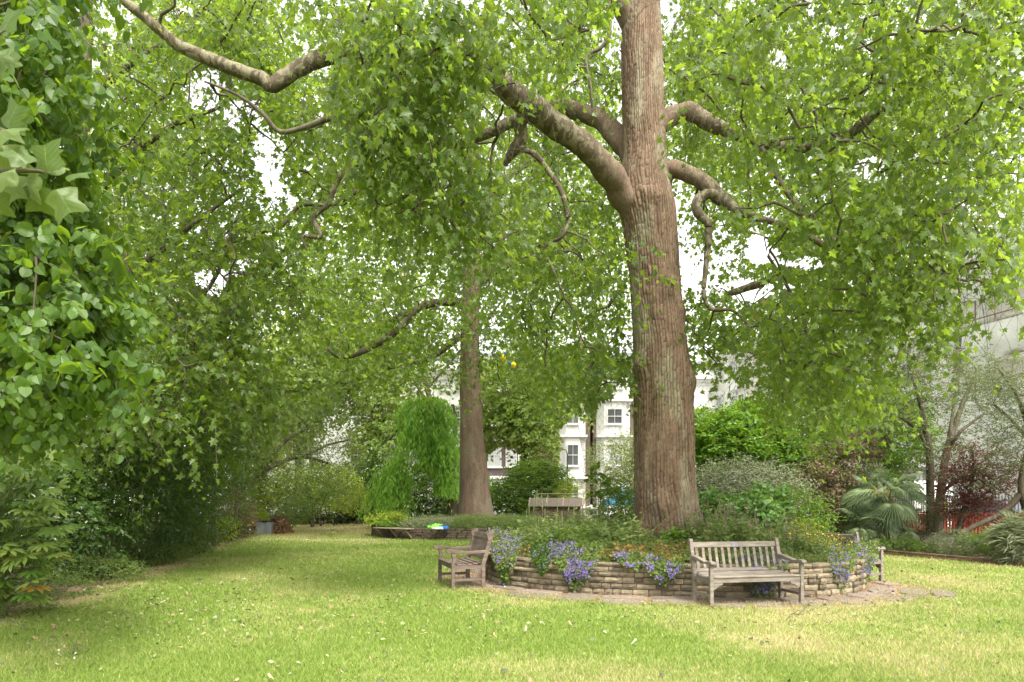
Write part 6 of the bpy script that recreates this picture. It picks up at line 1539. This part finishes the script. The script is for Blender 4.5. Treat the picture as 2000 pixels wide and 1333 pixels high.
# orange plastic barriers
M_or = flat('orange_plastic', (.80, .10, .03), .45)
def barrier(label, c, rz):
    t = thing('traffic_barrier', label, 'barrier', (c[0], c[1], 0), rz, None)
    m = MB(); m.box(-1, 1, -.025, .025, .93, 1.0); m.box(-1, 1, -.025, .025, .12, .2); m.box(-1, 1, -.02, .02, .66, .72); m.box(-1, -.94, -.024, .024, .2, .93); m.box(.94, 1, -.024, .024, .2, .93); m.build('frame', M_or, t, .004)
    m = MB(); [m.box(x - .045, x + .045, -.012, .012, .2, .66) for x in np.arange(-.85, .9, .17)]; m.build('slats', M_or, t)
    m = MB(); m.box(-.9, .9, -.014, .014, .73, .92); m.build('reflective_panel', flat('barrier_panel', (.75, .16, .06)), t)
    for sx in (-.7, .7): m = MB(); m.box(sx - .06, sx + .06, -.28, .28, .02, .12); m.build('foot', M_tubk, t, .01)
for q, lb in enumerate(('orange street barrier left of the red maple behind the railings', 'orange street barrier directly behind the red maple', 'orange street barrier nearest the right edge')):
    s_ = (12.1, 10.0, 7.9)[q]; p = along(s_, 7.2); barrier(lb, p, ang)
# worker in hi-vis jacket
def person(label, loc, rz):
    t = thing('person', label, 'person', loc, rz)
    J = dict(pel=(0, 0, .95), w=(0, 0, 1.10), ch=(0, .01, 1.34), nk=(0, .01, 1.50), hd=(0, -.01, 1.62), ht=(0, 0, 1.74), sl=(-.19, 0, 1.42), el=(-.25, .02, 1.14), hl=(-.2, -.18, .98), sr=(.19, 0, 1.42), er=(.26, .02, 1.14), hr=(.2, -.16, .98), ll=(-.10, 0, .88), kl=(-.12, -.02, .48), al=(-.12, .02, .08), tl=(-.13, -.16, .04), lr=(.10, 0, .88), kr=(.13, .01, .48), ar=(.13, .05, .08), tr=(.14, -.12, .04))
    rad = dict(pel=.15, w=.14, ch=.17, nk=.06, hd=.105, ht=.07, sl=.075, el=.055, hl=.04, sr=.075, er=.055, hr=.04, ll=.10, kl=.065, al=.05, tl=.035, lr=.10, kr=.065, ar=.05, tr=.035)
    E = [('pel', 'w'), ('w', 'ch'), ('ch', 'nk'), ('nk', 'hd'), ('hd', 'ht'), ('ch', 'sl'), ('sl', 'el'), ('el', 'hl'), ('ch', 'sr'), ('sr', 'er'), ('er', 'hr'), ('pel', 'll'), ('ll', 'kl'), ('kl', 'al'), ('al', 'tl'), ('pel', 'lr'), ('lr', 'kr'), ('kr', 'ar'), ('ar', 'tr')]
    def skin(name, keys, grow_, mat):
        ks = list(keys); me = bpy.data.meshes.new(name); me.from_pydata([J[k] for k in ks], [(ks.index(a), ks.index(b)) for a, b in E if a in ks and b in ks], [])
        o = link(name, me, mat, t); md = o.modifiers.new('Skin', 'SKIN')
        for i, k in enumerate(ks): me.skin_vertices[0].data[i].radius = (rad[k] + grow_,) * 2
        me.skin_vertices[0].data[0].use_root = True; o.modifiers.new('Sub', 'SUBSURF').levels = 1; return o
    bpy_me = None
    skin('body', J.keys(), 0, flat('skin', (.45, .27, .2)))
    skin('jacket', ['ch', 'w', 'pel', 'sl', 'el', 'sr', 'er'], .025, flat('hi_vis_yellow', (.55, .80, .04)))
    skin('trousers', ['pel', 'll', 'kl', 'al', 'lr', 'kr', 'ar'], .018, flat('navy_trousers', (.03, .035, .06)))
    m = MB(); m.tube([(0, -.005, 1.67), (0, 0, 1.73), (0, 0, 1.79)], [.118, .11, .05], 12); m.build('cap', flat('dark_cap', (.05, .05, .07)), t)
try: 
    pw = G(1847, 1020); 
    person('worker in a bright yellow jacket and dark cap standing behind the railings', (18.0, 30.0, .014), .6)
except Exception as e: print('person', e)
# white van behind the palm, grey car at the right edge
def vehicle(name, label, cat, c, rz, mat, L_, Wd, prof, glass, z=0.014):
    t = thing(name, label, cat, (c[0], c[1], z), rz)
    m = MB(); m.prism(prof, 'x', -Wd / 2, Wd / 2); m.build('body', mat, t, .05)
    for g in glass: 
        for sx in (-1, 1): m = MB(); m.prism(g, 'x', sx * (Wd / 2 + .004) - .004, sx * (Wd / 2 + .004) + .004); m.build('window', M_glass, t)
    for yy in (-L_ / 2 + .85, L_ / 2 - .85):
        for sx in (-1, 1):
            m = MB(); m.tube([(sx * (Wd / 2 - .2), yy, .33), (sx * (Wd / 2 + .02), yy, .33)], .33, 20); w_ = m.build('wheel', M_tubk, t); m = MB(); m.tube([(sx * (Wd / 2 + .02), yy, .33), (sx * (Wd / 2 + .035), yy, .33)], .19, 16); m.build('rim', M_tub, w_)
    for sx in (-1, 1):
        m = MB(); m.box(sx * (Wd / 2 - .3) - .15, sx * (Wd / 2 - .3) + .15, -L_ / 2 - .01, -L_ / 2 + .04, .62, .80); m.build('headlight', M_frame, t)
van = [(-2.5, .3), (-2.5, .85), (-2.2, 1.1), (-1.6, 1.3), (-1.05, 2.15), (-.7, 2.3), (2.4, 2.3), (2.5, 2.15), (2.5, .3)]
p = along(15, 6.2); vehicle('parked_van', 'white van parked in the right street behind the palm', 'van', p, ang + PI / 2, flat('white_paint', (.75, .76, .78), .3), 5, 1.95, van, [[(-1.5, 1.35), (-1.05, 2.0), (-.5, 2.0), (-.5, 1.35)]])
car = [(-2.1, .3), (-2.1, .75), (-1.9, .9), (-1.1, 1.0), (-.5, 1.45), (1.0, 1.47), (1.7, 1.05), (2.1, .98), (2.1, .3)]
p = along(12.5, 2.9); vehicle('parked_car', 'dark grey car parked behind the railings at the right edge', 'car', p, ang + PI / 2, flat('dark_grey_paint', (.10, .11, .13), .3), 4.2, 1.75, car, [[(-1.0, 1.02), (-.48, 1.38), (.25, 1.4), (.25, 1.02)], [(.33, 1.02), (.33, 1.4), (.95, 1.4), (1.5, 1.05)]])
# lamp post before the white bay house
lp = thing('street_lamp', 'thin black street lamp in front of the white bay fronted house', 'lamp post', (W(1108, 1000, 57)[0], 57, .018))
m = MB(); m.tube([(0, 0, 0), (0, 0, 1), (0, 0, 1.1), (0, 0, 5.0), (-.1, 0, 5.35), (-.5, 0, 5.45)], [.11, .11, .06, .05, .04, .04], 8); m.build('post', M_iron, lp)
m = MB(); m.box(-1.05, -.5, -.12, .12, 5.38, 5.5); m.build('lamp_head', M_iron, lp, .02)
# garden shed
sh = thing('garden_shed', 'low brown weatherboarded shed with felt roof behind the far bed', 'shed', (W(1085, 1000, 34)[0], 34, 0), -.12)
M_brd = mat_noise('shed_board', [(0, (.055, .038, .028)), (1, (.12, .085, .065))], 4, .9, stretch=(1, 5, 5), rnd=.15); M_felt = mat_noise('roof_felt', [(0, (.06, .048, .04)), (1, (.14, .115, .10))], 5, .9)
m = MB(); m.box(-1.15, 1.15, .012, 1.5, 0, 1.18); m.build('wall', M_brd, sh)
for k_ in range(9): m = MB(); m.bar((-1.16, 0, .07 + k_ * .132), (1.16, 0, .07 + k_ * .132), .03, .128, up=(0, -.12, 1)); m.build('board', M_brd, sh)
m = MB(); m.prism([(-.12, 1.16), (-.12, 1.19), (.75, 1.58), (1.62, 1.19), (1.62, 1.16), (.75, 1.55)], 'x', -1.3, 1.3); m.build('roof', M_felt, sh)
for x_ in (-1.28, -.45, .35, 1.28): m = MB(); m.bar((x_, -.13, 1.205), (x_, .74, 1.597), .05, .02); m.build('roof_batten', M_plank, sh)
m = MB(); m.tube([(-.9, .9, 1.3), (-.9, .9, 1.78)], .015, 5).tube([(1.3, .9, 1.2), (1.3, .9, 1.78)], .015, 5).tube([(-.9, .9, 1.77), (1.3, .9, 1.77)], .018, 5); m.build('rail', M_plank, sh)
tr_ = thing('garden_trestle', 'low grey timber frame with white sacks beside the shed', 'frame', (W(1155, 1000, 33)[0], 33, 0))
m = MB(); [m.box(x - .03, x + .03, y_ - .03, y_ + .03, 0, 1.15) for x in (-.4, .4) for y_ in (-.25, .25)]; m.box(-.45, .45, -.3, -.24, 1.0, 1.08); m.box(-.45, .45, .24, .3, 1.0, 1.08); m.build('frame', M_plank, tr_)
garment('white sack lying on the timber frame by the shed', 1155, 33, 1.1, .24, .12, .22, flat('white_sack', (.7, .7, .7)), 9, 'sack')
# blue tarpaulin glimpsed left of the big trunk
tp_ = thing('play_tent', 'bright blue tarpaulin cover glimpsed just left of the big trunk', 'tarpaulin', (W(1222, 1000, 44)[0], 44, -.5)); M_blue = flat('blue_tarpaulin', (.05, .26, .42), .5)
m = MB(); m.add([(-1.3, -1, 1.9), (1.3, -1, 1.9), (1.3, 1, 1.9), (-1.3, 1, 1.9), (0, 0, 2.7), (-1.35, -1.05, 1.6), (1.35, -1.05, 1.6), (1.35, 1.05, 1.6), (-1.35, 1.05, 1.6)], [(0, 1, 4), (1, 2, 4), (2, 3, 4), (3, 0, 4), (5, 6, 1, 0), (6, 7, 2, 1), (7, 8, 3, 2), (8, 5, 0, 3)]); m.build('canopy', M_blue, tp_)
m = MB(); [m.box(x - .03, x + .03, y_ - .03, y_ + .03, 0, 1.9) for x in (-1.25, 1.25) for y_ in (-.95, .95)]; m.build('poles', M_frame, tp_)
# balloons in the far tree
M_by = flat('yellow_balloon', (.85, .62, .02), .35); M_bb = flat('blue_balloon', (.01, .09, .30), .35)
for (px_, py_, r_, mt, lb) in ((983, 699, 5.2, M_by, 'yellow balloon, the upper one, hanging in the far leaves'), (1003, 713, 5.0, M_by, 'yellow balloon, the lower one, hanging in the far leaves'), (987, 693, 3.6, M_bb, 'small dark blue balloon behind the upper yellow one'), (996, 711, 3.6, M_bb, 'small dark blue balloon left of the lower yellow one')):
    Yb = 22.5 if mt is M_by else 22.6; R_ = r_ / F * Yb; bm = bmesh.new(); bmesh.ops.create_uvsphere(bm, u_segments=16, v_segments=12, radius=R_)
    for v in bm.verts: v.co.z *= 1.2; k_ = 1 - .25 * max(0, -v.co.z / R_ - .2); v.co.x *= k_; v.co.y *= k_
    me = bpy.data.meshes.new('balloon'); bm.to_mesh(me); bm.free(); me.polygons.foreach_set('use_smooth', [True] * len(me.polygons)); me.materials.append(mt)
    t = thing('balloon', lb, 'balloon', tuple(W(px_, py_, Yb)), group='balloons hanging in the tree'); link('skin', me, None, t); m = MB(); m.tube([(0, 0, -R_ * 1.15), (0, 0, -R_ * 1.4)], [.006, .02], 6); m.build('knot', mt, t); m = MB(); m.tube([(0, 0, R_ * 1.1), (.1, .1, 1.1)], .003, 3); m.build('string', M_frame, t)
print('objects', len(bpy.data.objects), 'tris', sum(len(o.data.polygons) for o in bpy.data.objects if o.type == 'MESH' and o.data.users == 1))
